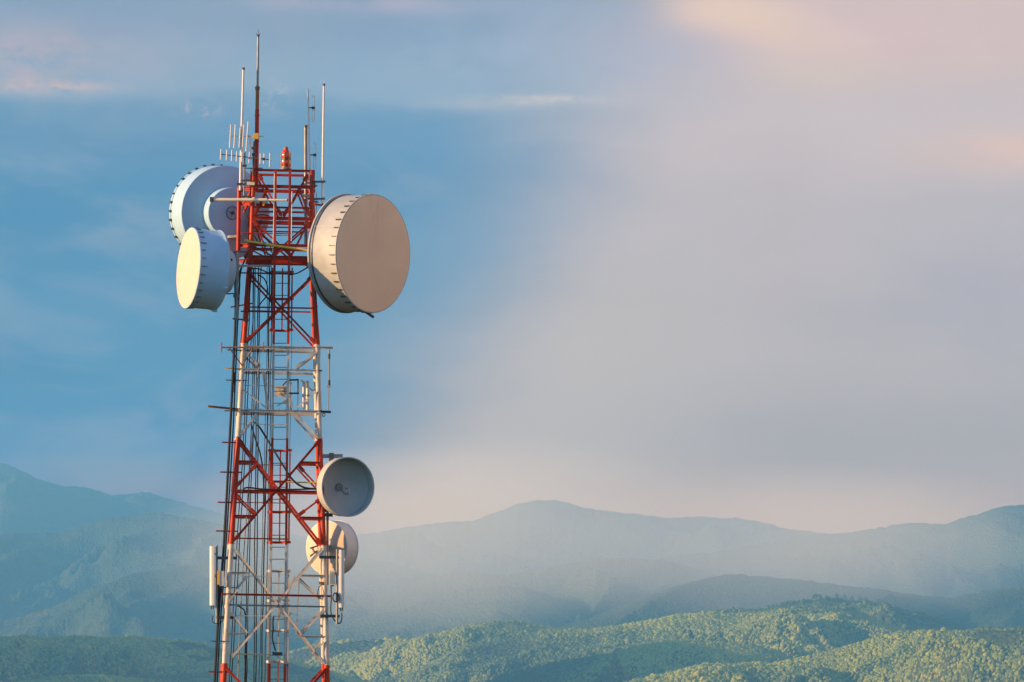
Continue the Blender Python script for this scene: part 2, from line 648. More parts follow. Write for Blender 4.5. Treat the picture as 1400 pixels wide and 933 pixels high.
# mount: vertical pipe and arms back to the right leg
hubp = org - ax * (L1 + .40)
mnt = thing('dish_mount', hubp, 'red pipe mount joining largest dish to right tower leg', 'mount')
hx, hy = unP(hubp)
pp = hubp + Vector((-.12, .06, 0))
MB().tube([pp + Vector((0, 0, -.95)), pp + Vector((0, 0, .95))], .06, 12).build('pipe', M['red'], mnt)
for dz in (-.7, .7):
    tgt = corner(1, -1, pyz(pp.z + dz))
    MB().bar(pp + Vector((0, 0, dz)), tgt, .09, .09).build('arm', M['red'], mnt, False)
tag(MB().tube([P(486, 419, -.3), P(498, 425.3, -.75), P(510, 433.5, -1.25)], [.030, .036, .036], 10).build('strut', M['dark']), 'dark stub of a strut poking out under the largest dish', 'strut')

# --- left dish, lit white face
org, ax = axis(257.3, 366.5, -1.55, 73.5, 180 - 5.4, True)
D2 = 2.04 / 2
L2 = .80
d2 = thing('microwave_dish', org - ax * L2, 'white drum dish on the left, its flat sunlit face edge-on to the left', 'dish antenna', 'microwave dishes on the tower')
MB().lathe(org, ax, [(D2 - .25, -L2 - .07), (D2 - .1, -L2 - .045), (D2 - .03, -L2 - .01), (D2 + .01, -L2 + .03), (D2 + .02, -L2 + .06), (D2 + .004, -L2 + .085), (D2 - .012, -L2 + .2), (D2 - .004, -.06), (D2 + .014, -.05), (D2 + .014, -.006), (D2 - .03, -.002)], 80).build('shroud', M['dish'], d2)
MB().lathe(org, ax, [(0, .03), (D2 * .5, .024), (D2 * .8, .014), (D2 - .008, .001)], 80).build('radome', M['radome_white'], d2)
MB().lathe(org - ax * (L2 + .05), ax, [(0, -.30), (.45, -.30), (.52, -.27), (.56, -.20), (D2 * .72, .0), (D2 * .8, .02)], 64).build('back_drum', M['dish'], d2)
clips(d2, org, ax, D2, 30, -.03, .15, M['galv'], .014, .022)
u, w = frame_of(ax)
for a in (.18, math.pi + .1, 1.9, 4.2):
    c = org - ax * (L2 - .05) + (u * math.cos(a) + w * math.sin(a)) * (D2 + .01)
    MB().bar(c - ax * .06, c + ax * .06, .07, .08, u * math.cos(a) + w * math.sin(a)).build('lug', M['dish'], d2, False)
cc = org - ax * (L2 + .27) + (w * .1 + u * .38)
MB().sphere(P(316.3, 355.5, -1.8), .035).build('vent_plug', M['black'], d2)
m2 = thing('dish_mount', P(323, 437, -.7), 'grey pipe mount behind the white left dish', 'mount')
MB().tube([P(322.7, 345, -1.35), P(323.2, 386, -1.35)], 3.9 / PXM, 14).build('pipe', M['galv'], m2)
MB().tube([P(323, 386, -1.35), P(323.6, 437, -1.35)], 2.8 / PXM, 12).build('lower_pipe', M['galv'], m2)
MB().tube([P(322.7, 361.5, -1.35), P(322.8, 366, -1.35)], 5.2 / PXM, 14).build('collar', M['galv'], m2)
MB().tube([P(323.2, 403, -1.35), P(323.2, 407, -1.35)], 4.4 / PXM, 14).build('collar', M['galv'], m2)
MB().bar(P(320.5, 344.6, -1.35), P(337, 344.8, -1.2), .07, .03).build('cap_plate', M['dark'], m2, False)
MB().bar(P(323, 364, -1.42), P(371, 363.5, -1.0), .05, .055).build('arm', M['galv'], m2, False)
MB().bar(P(318, 436, -1.4), P(340, 438, -1.1), .05, .04).build('arm', M['dark'], m2, False)
MB().tube([P(304, 402, -1.4), P(323, 401.5, -1.4)], .018, 8).build('brace', M['galv'], m2)
MB().bar(P(312, 372, -1.3), P(323, 372, -1.35), .16, .22).build('bracket', M['galv'], m2, False)

# --- back dish, upper left, seen from behind
org, ax = axis(308.5, 291.5, 1.0, 20.5, 180, False)       # org = centre of the back plate, ax = facing away from us
D3 = 65 / PXM
d3 = thing('microwave_dish', org, 'big white drum dish behind tower top, seen from the back with round hub', 'dish antenna', 'microwave dishes on the tower')
L3 = .84
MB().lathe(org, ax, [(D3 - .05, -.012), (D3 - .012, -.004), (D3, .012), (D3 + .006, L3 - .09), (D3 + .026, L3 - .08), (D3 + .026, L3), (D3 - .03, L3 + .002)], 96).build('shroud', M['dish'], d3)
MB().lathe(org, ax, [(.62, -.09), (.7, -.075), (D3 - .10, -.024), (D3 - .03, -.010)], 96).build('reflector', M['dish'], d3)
MB().lathe(org, ax, [(0, L3 + .02), (D3 * .6, L3 + .016), (D3 - .01, L3)], 96).build('radome', M['radome_white'], d3)
RH = 34.8 / PXM
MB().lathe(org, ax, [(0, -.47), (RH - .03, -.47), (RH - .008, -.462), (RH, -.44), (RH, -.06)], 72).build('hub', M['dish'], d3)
clips(d3, org + ax * L3, ax, D3 + .02, 34, -.0, .12, M['dark'], .05, .03)
u, w = frame_of(ax)
hc = org - ax * .50
wl = MB()
ringp = [hc + (u * math.cos(a) + w * math.sin(a)) * .165 for a in (2 * math.pi * j / 32 for j in range(33))]
wl.tube(ringp, .010, 6)
wheel = wl.build('feed_ring', M['dark'], d3)
for k in range(4):
    a = k * math.pi / 2 + .3
    MB().tube([hc, hc + (u * math.cos(a) + w * math.sin(a)) * .165], .006, 6).build('spoke', M['dark'], wheel)
MB().lathe(hc, ax, [(0, -.09), (.035, -.09), (.04, 0), (.04, .03)], 16).build('feed_boss', M['dark'], d3)
MB().tube([hc - ax * .05, P(326, 293.5, .3)], .012, 8).build('waveguide', M['dark'], d3)
MB().sphere(P(288.3, 266, .75), .035).build('vent_plug', M['black'], d3)
MB().bar(P(312, 324, .5), P(326, 323, .3), .06, .06).build('lower_bracket', M['dark'], d3, False)

# --- grey open dish on the right leg
org, ax = axis(476, 666, -1.2, 28.5, 0, True)
D4 = 39.6 / PXM
d4 = thing('microwave_dish', org, 'open grey dish with shallow bowl and small hooked feed, right tower leg', 'dish antenna', 'microwave dishes on the tower')
L4 = .30
MB().lathe(org, ax, [(D4 - .014, -L4), (D4 + .008, -L4), (D4 + .012, -.02), (D4 + .022, -.016), (D4 + .022, 0), (D4 - .006, 0), (D4 - .014, -.02), (D4 - .014, -L4)], 80).build('rim', M['dish_old'], d4)
MB().lathe(org - ax * (L4 - .02), ax, parabola(D4 - .012, .27, 18), 80).build('bowl', M['dish_grey'], d4)
MB().lathe(org - ax * (L4 + .36), ax, [(0, 0), (.13, 0), (.13, .06)], 24).build('hub', M['dark'], d4)
vx = org - ax * (L4 + .25)


def fp4(px, py, k):
    """point in front of the bowl, k metres along the axis from its centre, seen at px, py"""
    p, r, u_, f = sight(px, py, -1.2)
    q = vx + ax * k
    t = q.y / p.y
    return p * t


feed = MB().tube(spline([fp4(464.5, 666.5, .06), fp4(464.5, 666, .16), fp4(468, 671, .24), fp4(471, 675, .28), fp4(477, 675, .30)]), .022, 10).build('feed', M['galv'], d4)
rp = [fp4(463.7 + 4.3 * math.cos(a), 666.3 + 4.6 * math.sin(a), .06) for a in (2 * math.pi * j / 24 for j in range(25))]
MB().tube(rp, .016, 8).build('feed_ring', M['galv'], feed)
MB().tube([fp4(477, 675.3, .30), fp4(477, 667.5, .30)], .022, 10).build('feed_horn', M['dish_grey'], feed)
MB().tube([fp4(477, 668, .30), fp4(472.5, 668.2, .30), fp4(471.5, 666.5, .29)], .014, 8).build('feed_tip', M['galv'], feed)
m4 = thing('dish_mount', P(449, 706, -.9), 'grey two-armed pipe mount holding the open grey dish', 'mount')
MB().bar(P(436, 624, -1.0), P(468.5, 623.8, -.95), .08, 5.4 / PXM).build('arm', M['galv'], m4, False)
MB().tube([P(453, 619.5, -.95), P(452.8, 633, -.95)], 3.0 / PXM, 12).build('upper_pipe', M['galv'], m4)
MB().bar(P(450, 623.5, -1.02), P(456.5, 623.5, -1.02), .1, .15).build('clamp', M['dark'], m4, False)
MB().bar(P(437, 697.5, -1.0), P(453, 698, -1.0), .09, .1).build('arm', M['dark'], m4, False)
MB().bar(P(444.5, 704, -1.05), P(454.5, 704.5, -1.0), .09, .085).build('clamp', M['dark'], m4, False)
MB().tube([P(447.8, 694, -1.0), P(447.6, 800, -1.0)], 1.75 / PXM, 12).build('lower_pipe', M['galv'], m4)

# --- cream dish below it, seen from behind
org, ax = axis(446.6, 749, 1.9, 40.5, 0, False)
D5 = 37.6 / PXM
L5 = .44
d5 = thing('microwave_dish', org, 'sunlit cream dish seen from behind, low on the right tower leg', 'dish antenna', 'microwave dishes on the tower')
MB().lathe(org, ax, [(D5 - .02, -.012), (D5, -.004), (D5 + .004, .012), (D5 + .002, .03), (D5 - .004, .04), (D5, L5 - .02), (D5 + .012, L5 - .012), (D5 + .012, L5), (D5 - .03, L5 + .004)], 80).build('shroud', M['fibre'], d5)
MB().lathe(org, ax, [(.0, -.15), (.12, -.148), (D5 * .4, -.125), (D5 * .7, -.072), (D5 - .015, -.010)], 80).build('reflector', M['radome_white'], d5)
MB().lathe(org, ax, [(0, L5 + .015), (D5 - .02, L5 + .002)], 64).build('radome', M['radome'], d5)
MB().lathe(org, ax, [(0, -.24), (.11, -.24), (.13, -.22), (.13, -.12)], 28).build('hub', M['dark'], d5)
MB().tube(spline([P(427, 751, 1.35), P(431, 755, 1.3), P(437, 757, 1.25), P(441, 752, 1.1)]), .022, 8).build('waveguide', M['dark'], d5)
for q in (((424, 750), (436, 746)), ((424, 761), (434, 753)), ((427, 748), (430, 757))):
    MB().bar(P(*q[0], 1.35), P(*q[1], 1.3), .03, .04).build('bracket', M['dark'], d5, False)
MB().bar(P(446, 749, 1.65), P(443.5, 749, 1.1), .14, .16).build('mount_arm', M['galv'], d5, False)

# ================================================================== SWAY BARS / BOOMS
b = thing('sway_bar', P(290, 273, -.2), 'long cream tube across tower top in front of the back dish hub', 'strut')
MB().tube([P(290, 273.2, -.9), P(345, 273.4, -1.0), P(365, 273.6, -1.0)], 2.2 / PXM, 12).build('tube', M['cream'], b)
MB().tube([P(365, 273.6, -1.0), P(392.5, 274, -1.05)], 1.5 / PXM, 12).build('inner_tube', M['cream'], b)
MB().bar(P(287, 273, -.9), P(292, 273, -.9), .12, 6.5 / PXM).build('end_bracket', M['dark'], b, False)
MB().tube([P(345, 272.6, -1.0), P(348, 272.8, -1.0)], 3.0 / PXM, 12).build('clamp', M['cream'], b)
MB().tube([P(360.5, 274, -1.0), P(360.5, 281, -.9)], 1.4 / PXM, 10).build('post', M['yellow'], b)
MB().tube([P(392.3, 274, -1.05), P(393.8, 274, -1.05)], 1.7 / PXM, 12).build('end_cap', M['dark'], b)
b = thing('sway_bar', P(336, 330, -.9), 'yellow tube slanting across the tower to the largest dish', 'strut')
MB().tube([P(337, 330, -.9), P(380, 336.8, -1.1), P(422, 343, -1.15)], 1.7 / PXM, 12).build('tube', M['yellow'], b)
MB().sphere(P(337, 329.6, -.9), 2.4 / PXM).build('end_joint', M['yellow'], b)
MB().tube([P(360, 333.6, -1.0), P(364, 334.2, -1.0)], 2.6 / PXM, 12).build('clamp', M['galv'], b)
MB().tube([P(420.5, 342.6, -1.15), P(424, 343.2, -1.15)], 2.3 / PXM, 12).build('end_cap', M['dark'], b)
b = thing('sway_bar', P(397, 658, -1.2), 'thin cream bar on the red lattice left of open grey dish', 'strut')
MB().tube([P(392, 659.3, -1.28), P(436, 660.2, -1.28)], 1.1 / PXM, 10).build('tube', M['yellow'], b)
MB().tube([P(407, 659.6, -1.28), P(410, 659.7, -1.28)], 1.5 / PXM, 10).build('clamp', M['cream'], b)

# ================================================================== TOP ANTENNAS
mast = thing('antenna_mast', P(350.5, 240, -.6), 'tallest central mast, grey above and red below, with spiked tip', 'mast')
MB().tube([P(350.2, 262, -.6), P(351.6, 150, -.6)], 2.9 / PXM, 14).build('lower_pole', M['red'], mast)
MB().tube([P(351.6, 150, -.6), P(352.2, 118, -.6)], 2.5 / PXM, 14).build('middle_pole', M['rust'], mast)
MB().tube([P(352.2, 118, -.6), P(353, 48, -.6)], 1.7 / PXM, 12, 1.5 / PXM).build('upper_pole', M['galv'], mast)
for y in (119, 121.5, 157.5, 193):
    MB().tube([P(351.9 - (y - 119) * .011, y, -.6), P(351.9 - (y - 119) * .011, y + 1.5, -.6)], 3.5 / PXM, 14).build('collar', M['dark'], mast)
MB().tube([P(352.95, 50, -.6), P(352.98, 47.6, -.6)], 2.2 / PXM, 10).build('tip_cap', M['dark'], mast)
tip = MB().tube([P(353, 48, -.6), P(353.1, 41, -.6)], .008, 6).build('lightning_rod', M['dark'], mast)
for dx in (-3, 3):
    MB().tube([P(353, 48.5, -.6), P(353 + dx, 45.6, -.6)], .006, 6).build('spike', M['dark'], tip)


def whip(pts, r, label, mounts):
    t = thing('whip_antenna', P(*pts[0], -.7), label, 'antenna', 'white whip antennas')
    MB().tube([P(*q, -.7) for q in pts], r / PXM, 12, r * .72 / PXM).build('rod', M['fibre'], t)
    x, y = pts[-1]
    MB().tube([P(x, y + 1.5, -.7), P(x, y - 1.4, -.7)], r * 1.0 / PXM, 10).build('tip_cap', M['dark'], t)
    MB().tube([P(x, y - 1, -.7), P(x + .1, y - 5, -.7)], .006, 6).build('tip_spike', M['fibre'], t)
    for x0, x1, y in mounts:
        MB().bar(P(x0, y, -.74), P(x1, y - .6, -.74), .05, 2.8 / PXM).build('clamp', M['dark'], t, False)
    return t


whip([(328.6, 262), (330.2, 190), (332.9, 94)], 2.05, 'white whip antenna at the left of the tower top, beside yagis', [(324, 337, 252), (326, 333, 262)])
whip([(440.9, 278), (441.8, 200), (442.9, 116)], 1.9, 'white whip antenna standing alone at right edge of the tower top', [(427, 445, 249), (427, 444.5, 272.5)])
hang = MB().tube([P(441, 277, -.7), P(440.8, 287, -.7)], .016, 8)
tag(hang.build('cable_tail', M['black']), 'short black cable tail under the right whip antenna', 'cable')
for x0, y0, x1, y1, lb in ((428, 279.5, 447, 281.5, 'short red arm reaching from tower box toward the largest dish'),):
    tag(MB().bar(P(x0, y0, -.5), P(x1, y1, -.7), .05, .05).build('bracket_arm', M['red'], None, False), lb, 'bracket')

pole = thing('support_pole', P(418.5, 330, .1), 'thick grey pole with dark cap, left of the dipole antenna', 'pole', 'grey poles on the tower top')
MB().tube([P(418.3, 335, .2), P(417.9, 173, .2)], 2.35 / PXM, 14).build('pole', M['galv'], pole)
MB().tube([P(417.9, 174.5, .2), P(417.9, 171.5, .2)], 2.7 / PXM, 14).build('end_cap', M['dark'], pole)
for y in (245, 268):
    MB().bar(P(414, y, .1), P(426, y, .1), .08, .07).build('clamp', M['galv'], pole, False)

dp = thing('dipole_antenna', P(424.5, 240, -.3), 'thin pole carrying two folded dipole loops, right side of tower top', 'antenna')
MB().tube([P(424.6, 262, -.3), P(422.6, 190, -.3), P(421, 122, -.3)], 1.45 / PXM, 10, 1.25 / PXM).build('pole', M['fibre'], dp)


def folded(px, y0, y1, ym, x_pole, kink):
    arm = MB().bar(P(x_pole, ym, -.3), P(px + .6, ym - .4, -.3), .03, .03).build('arm', M['dark'], dp, False)
    w = 1.5
    pts = [(px - w, y0 + 2), (px - w * .5, y0), (px + w * .5, y0), (px + w, y0 + 2), (px + w, (y0 + y1) / 2), (px + w, y1 - 2), (px + w * .5, y1), (px - w * .5, y1), (px - w, y1 - 2), (px - w, ym + 1)]
    MB().tube([P(a + (ym - b_) * .01, b_, -.3) for a, b_ in pts], .0095, 8).build('dipole_loop', M['fibre'], dp)
    MB().bar(P(px - 2, ym, -.32), P(px + 2.2, ym, -.32), .05, .07).build('feed_box', M['dark'], dp, False)


folded(428.4, 131.5, 167, 147.8, 421.8, 0)
folded(430.3, 196, 231, 212.2, 423.4, 0)


def yagi(label, p0, p1, elems, dy, fed, clampx):
    t = thing('yagi_antenna', P(*p1, dy), label, 'antenna', 'yagi antennas on the tower top')
    MB().tube([P(*p0, dy), P(*p1, dy)], .65 / PXM, 8).build('boom', M['galv'] if fed == 0 else M['cream'], t)
    for x, y0, y1, lean in elems:
        MB().tube([P(x + lean, y0, dy - .02), P(x - lean, y1, dy - .02)], .95 / PXM, 8).build('element', M['fibre'], t)
    return t


y1 = yagi('upper yagi antenna with tall slanting rods clamped to central mast', (315, 186.5), (360.5, 186.6),
          [(315, 170.5, 202.5, .9), (321, 170.5, 202.5, 1.1), (328, 175, 202, .8), (332.5, 171, 202, 1.0), (338, 166.5, 207, 1.6)], -.75, 1, 349)
MB().tube([P(342.2, 185, -.75), P(341.8, 214, -.75)], 1.15 / PXM, 10).build('balun_tube', M['fibre'], y1)
MB().bar(P(346.5, 186.5, -.78), P(353.2, 186.5, -.78), .12, 8.0 / PXM).build('clamp', M['yellow'], y1, False)
MB().tube([P(338.4, 186.5, -.75), P(339.9, 186.5, -.75)], 1.6 / PXM, 10).build('insulator', M['rust'], y1)
y2 = yagi('lower yagi antenna with many short rods on a long thin boom', (301, 211), (370, 218.8),
          [(302, 204, 218.5, .3), (310, 205, 219.5, .3), (317, 206, 220.5, .2), (323.7, 207, 221, .2), (331, 208, 221.5, .2), (341, 208, 223, .4), (356, 210, 224, .3), (361, 210, 224.5, .4), (369, 209.5, 228.5, .2)], -.9, 0, 334)
MB().bar(P(358.8, 217.5, -.92), P(362.4, 217.8, -.92), .05, .07).build('feed_box', M['dark'], y2, False)
MB().bar(P(340, 216.2, -.92), P(344, 216.7, -.92), .05, .05).build('feed_box', M['rust'], y2, False)

for x, ya, yb, r, lb in ((334.3, 207.5, 274, 1.25, 'thin grey pole holding the lower yagi, just right of left whip'), (346.8, 193.5, 240, 1.4, 'short dark pole between lower yagi and the central mast')):
    t = thing('support_pole', P(x - .6, yb, -.85), lb, 'pole', 'grey poles on the tower top')
    MB().tube([P(x - .7, yb, -.85), P(x + .3, ya, -.85)], r / PXM, 10).build('pole', M['galv'] if x < 340 else M['dark'], t)
    MB().bar(P(x - 3, (ya + yb) / 2 - 14, -.86), P(x + 3, (ya + yb) / 2 - 14, -.86), .05, .06).build('clamp', M['dark'], t, False)
    if x < 340:
        for y in (247, 252, 269):
            MB().bar(P(x - 4, y, -.88), P(x + 8, y - .3, -.88), .04, 2.0 / PXM).build('clamp', M['dark'], t, False)
    else:
        MB().bar(P(x - 2.5, 211.5, -.86), P(x + 3, 211.5, -.86), .06, .06).build('clamp', M['dark'], t, False)
tag(MB().tube([P(331.5, 230.3, -.8), P(359, 230.2, -.8)], .62 / PXM, 8).build('crossbar', M['dark']), 'thin dark crossbar behind the central mast, just over tower top', 'bar')
tag(MB().bar(P(337.5, 251, -.95), P(348, 251.5, -.95), .09, 4.2 / PXM).build('junction_box', M['cream'], None, False), 'small cream junction box left of the red tower box', 'box')
tag(MB().bar(P(342, 233.5, -.8), P(347, 233.2, -.8), .07, 3.6 / PXM).build('junction_box', M['fibre'], None, False), 'tiny white junction box on tower top corner by mast', 'box')
# right-hand clutter of clamps
for i, (x0, y0, x1, y1_) in enumerate(((419, 250, 431, 252), (427, 254, 433.5, 254.5), (421, 272, 429, 272), (429, 276, 435, 276.5))):
    tag(MB().bar(P(x0, y0, -.6), P(x1, y1_, -.65), .05, 2.4 / PXM).build('pipe_clamp', M['dark' if i % 2 == 0 else 'galv'], None, False),
        ['uppermost dark pipe clamp on right edge of the red box', 'pale pipe clamp under the uppermost dark clamp, right edge of box', 'dark pipe clamp level with foot of the right whip', 'lowest pale pipe clamp, above red arm by largest dish'][i], 'clamp', 'pipe clamps on the right of the tower box')
tag(MB().tube([P(432.4, 263, -.65), P(432.8, 301, -.65)], .45 / PXM, 8).build('thin_rod', M['galv']), 'thin grey rod between tower box and largest dish', 'rod')

# warning beacon
be = thing('warning_light', P(390.8, 232, -.1), 'red glass aircraft warning light on top of the tower', 'lamp')
o0 = P(390.6, 232, -.1)
up = Vector((0, 0, 1))
s = 1 / PXM
MB().lathe(o0, up, [(0, 0), (7.6 * s, 0), (7.8 * s, 1.4 * s), (6.4 * s, 2.4 * s), (6.2 * s, 3.6 * s), (0, 3.6 * s)], 32).build('base', M['galv'], be)
MB().lathe(o0, up, [(6.1 * s, 3.6 * s), (6.5 * s, 4.4 * s), (6.4 * s, 12 * s), (6.1 * s, 13.2 * s)], 32).build('lower_lens', M['lamp'], be)
MB().lathe(o0, up, [(6.3 * s, 13.1 * s), (6.7 * s, 13.3 * s), (6.7 * s, 14.8 * s), (6.3 * s, 15.1 * s)], 32).build('lens_ring', M['dark'], be)
MB().lathe(o0, up, [(6.1 * s, 15 * s), (6.4 * s, 16 * s), (6.2 * s, 23 * s), (5.0 * s, 25.5 * s), (3.2 * s, 26.8 * s)], 32).build('upper_lens', M['lamp'], be)
MB().lathe(o0, up, [(3.1 * s, 26.6 * s), (3.2 * s, 29 * s), (2.4 * s, 31 * s), (0, 31.4 * s)], 24).build('cap', M['rust'], be)
for k in range(6):
    a = k * math.pi / 3 + .2
    d = Vector((math.cos(a), math.sin(a), 0)) * 6.75 * s
    MB().bar(o0 + d + up * 3.5 * s, o0 + d * .98 + up * 23 * s, .012, .012, d).build('guard_rod', M['yellow'], be, False)
for sx in (-1, 1):
    tag(MB().channel(P(390.6 - 9, 234, -.1 + sx * .12), P(390.6 + 9, 234, -.1 + sx * .12), .05, .03, .008, (0, -1, 0)).build('beacon_rail', M['red']),
        'red rail under the warning light, nearer the viewer' if sx < 0 else 'red rail under the warning light, farther from the viewer', 'rail', 'rails under the warning light')

# ================================================================== PLATFORM EQUIPMENT
for i, (x, ya, yb, r) in enumerate(((416.0, 521.5, 559, 2.4), (420.6, 520.5, 560.5, 2.3))):
    t = thing('canister_antenna', P(x, yb, -.2 + i * .25), ['slim white canister with rounded bright top on platform, left of a pair', 'slim grey-white canister right of the rounded one on the platform'][i], 'antenna', 'canister antennas on the platform')
    p0, p1 = P(x, yb, -.2 + i * .25), P(x, ya, -.2 + i * .25)
    MB().lathe(p0, p1 - p0, [(0, 0), (r * s, 0), (r * s, (yb - ya - 2) * s), (r * .8 * s, (yb - ya - .8) * s), (r * .4 * s, (yb - ya) * s), (0, (yb - ya + .1) * s)], 20).build('tube', M['fibre'], t)
    MB().tube([p0.lerp(p1, .46), p0.lerp(p1, .52)], (r + .5) * s, 16).build('collar', M['fibre'] if i == 0 else M['galv'], t)
fb = thing('equipment_frame', P(400, 560, -.3), 'white open frame with dark shelves on the platform left of canisters', 'frame')
for a, b_, wd, mt in (((394, 508), (393.3, 562), 4.0, 'white'), ((407.6, 519), (407.4, 537), 2.6, 'white'), ((407.4, 537), (407.2, 559), 1.1, 'white'), ((398, 523), (397.6, 561), 2.0, 'white')):
    MB().bar(P(*a, -.35), P(*b_, -.35), wd * s, .05, (0, 1, 0)).build('post', M[mt], fb, False)
for a, b_ in (((392.5, 520), (408.5, 519.4)), ((394.5, 538), (408.8, 538))):
    MB().bar(P(*a, -.38), P(*b_, -.38), .3, 1.7 * s).build('shelf', M['dark'], fb, False)
MB().bar(P(386.5, 527.5, -.36), P(392, 521.5, -.36), .03, .03).build('brace', M['dark'], fb, False)
MB().bar(P(396, 541, -.36), P(400.5, 557, -.36), .02, .03).build('brace', M['white'], fb, False)
pl = thing('panel_plate', P(384, 543, -.3), 'square pale perforated plate with slanting leg, behind ladder on platform', 'plate')
MB().bar(P(376, 535.5, -.2), P(392, 535.5, -.2), .02, 14 * s).build('plate', M['white'], pl, False)
MB().bar(P(375.5, 529, -.22), P(392, 529, -.22), .05, 1.6 * s).build('edge', M['white'], pl, False)
MB().bar(P(384, 541, -.23), P(391, 551, -.23), .03, .04).build('leg', M['white'], pl, False)
for a in (0.6, 2.2, 3.7, 5.3):
    MB().bar(P(383.5, 535.5, -.23), P(383.5 + 6 * math.cos(a), 535.5 + 5 * math.sin(a), -.23), .02, .025).build('rib', M['cream'], pl, False)

hp = thing('hanging_rod', P(448, 560, -1.0), 'thin grey rod hanging between platforms at the right edge', 'rod')
MB().tube([P(450.3, 478, -1.0), P(449.6, 525, -1.0)], 1.1 * s, 8).build('rod', M['galv'], hp)
MB().tube([P(449.6, 525, -1.0), P(448.8, 562, -1.0)], .7 * s, 8).build('lower_rod', M['galv'], hp)
for ya, yb in ((484, 491), (520, 527)):
    MB().tube([P(450.1, ya, -1.0), P(450, yb, -1.0)], 1.7 * s, 10).build('insulator', M['dark'], hp)
MB().tube([P(449.5 + 2.4 * math.cos(a), 528 + 1.6 * math.sin(a), -1.0) for a in (2 * math.pi * j / 14 for j in range(15))], .012, 6).build('eye', M['galv'], hp)
MB().tube([P(442.5 + 2 * math.cos(a), 567.5 + 2 * math.sin(a), -1.1) for a in (2 * math.pi * j / 14 for j in range(15))], .014, 6).build('hook', M['dark'], hp)
tag(MB().tube([P(438.3, 536, -.8), P(438.2, 562, -.8)], 1.0 * s, 8).build('short_post', M['galv']), 'short grey post beside right leg above the lower platform', 'post')

br = thing('side_bracket', P(331, 500, -1.1), 'rusty T-shaped bracket with end rods at upper left platform', 'bracket')
MB().tube([P(302.5, 475.2, -1.3), P(360.5, 475.4, -1.3)], 1.2 * s, 10).build('bar', M['rust'], br)
for x, ya, yb in ((302.6, 468.5, 482), (360.3, 468.5, 482)):
    MB().tube([P(x, ya, -1.3), P(x, yb, -1.3)], .85 * s, 8).build('end_rod', M['rust'], br)
for x in (313, 346):
    MB().tube([P(x, 475.5, -1.3), P(331, 500, -1.1)], .9 * s, 8).build('stay', M['rust'], br)
ib = thing('insulator_string', P(319, 536, -1.2), 'small rusty vertical insulator hanging by left leg between platforms', 'insulator')
MB().tube([P(319.8, 509, -1.2), P(319.2, 526, -1.2)], 1.6 * s, 10).build('rod', M['rust'], ib)
MB().tube([P(319, 526, -1.2), P(318.2, 536, -1.2)], 1.9 * s, 10).build('weight', M['cream'], ib)

# ================================================================== SECTOR PANELS
def panel(label, x0, x1, y0, y1, dy, yaw):
    t = thing('panel_antenna', P((x0 + x1) / 2, y1, dy), label, 'antenna', 'sector panel antennas')
    a, b_ = P((x0 + x1) / 2, y1 - 5, dy), P((x0 + x1) / 2, y0, dy)
    w_ = (x1 - x0) * s
    out = Vector((math.cos(yaw), math.sin(yaw), 0))
    sd = Vector((-out.y, out.x, 0))
    prof = []
    for k in range(9):
        an = -math.pi / 2 + math.pi * k / 8
        prof.append((out * math.cos(an) * .07 + sd * math.sin(an) * .075))
    prof += [sd * .075 - out * .05, -sd * .075 - out * .05]
    ext = w_ / .12
    rings = [[q + v * ext * k for v in prof] for q, k in ((a, 1), (a.lerp(b_, .02), 1.02), (a.lerp(b_, .98), 1.02), (b_, 1))]
    MB().sweep(None, rings).build('radome', M['fibre'], t)
    e0 = P((x0 + x1) / 2 - .2, y1 - 5, dy)
    for k in (-1.4, 1.2):
        MB().tube([e0 + Vector((k * s, 0, 0)), e0 + Vector((k * s, 0, -5 * s))], .9 * s, 8).build('connector', M['dark'], t)
    return t


p = panel('tall white panel antenna on the left leg, low on the tower', 287.3, 293.6, 747, 833, -1.3, math.pi)
p = panel('pale blue-white panel antenna at far right, in front of cream dish', 464.2, 470.2, 752, 836, -1.35, -.4)
for lb, x, ya, yb, arms, dy in (('grey pole behind left panel antenna with two clamp arms', 296.2, 745.5, 852, ((296, 324, 763), (295, 319, 844.5)), -1.3),
                                ('dark pole beside right panel antenna with two clamp arms', 460.6, 751, 854, ((436.5, 464.5, 762), (438, 464, 842.5)), -1.35)):
    t = thing('mounting_pole', P(x, yb, dy), lb, 'pole', 'mounting poles of the panel antennas')
    MB().tube([P(x + .1, yb, dy), P(x + .3, ya, dy)], 1.55 * s, 12).build('pole', M['galv'], t)
    for x0, x1, y in arms:
        MB().bar(P(x0, y, dy + .02), P(x1, y + .2, dy + .12), .10, 4.0 * s).build('clamp_arm', M['dark'], t, False)
    for y in (ya + 12, yb - 22):
        MB().bar(P(x - (3.2 if x < 400 else -3.2), y, dy - .03), P(x, y, dy - .03), .05, .04).build('panel_clamp', M['galv'], t, False)

t = thing('radio_unit', P(301, 802, -1.2), 'yellow-lit radio unit between left panel pole and left leg', 'radio unit', 'radio units')
MB().bar(P(300.8, 791, -1.42), P(306.4, 791, -1.42), .12, 20 * s).build('case', M['box'], t, False)
MB().bar(P(297, 790, -1.44), P(300.6, 790, -1.44), .1, 19 * s).build('cover', M['yellow'], t, False)  # yellow of the low sun put into the cover's colour
MB().bar(P(294, 787.5, -1.36), P(303, 787.5, -1.36), .06, 4 * s).build('strap', M['dark'], t, False)
t = thing('radio_unit', P(454, 802, -1.25), 'pale boxy radio unit beside right panel pole, below cream dish', 'radio unit', 'radio units')
MB().bar(P(450.5, 790.5, -1.3), P(458, 790.5, -1.3), .16, 19.5 * s).build('case', M['box'], t, False)
for k in range(5):
    MB().bar(P(451.3 + k * 1.4, 782.5, -1.385), P(451.3 + k * 1.4, 798, -1.385), .008, .02, (0, 1, 0)).build('fin', M['box'], t, False)
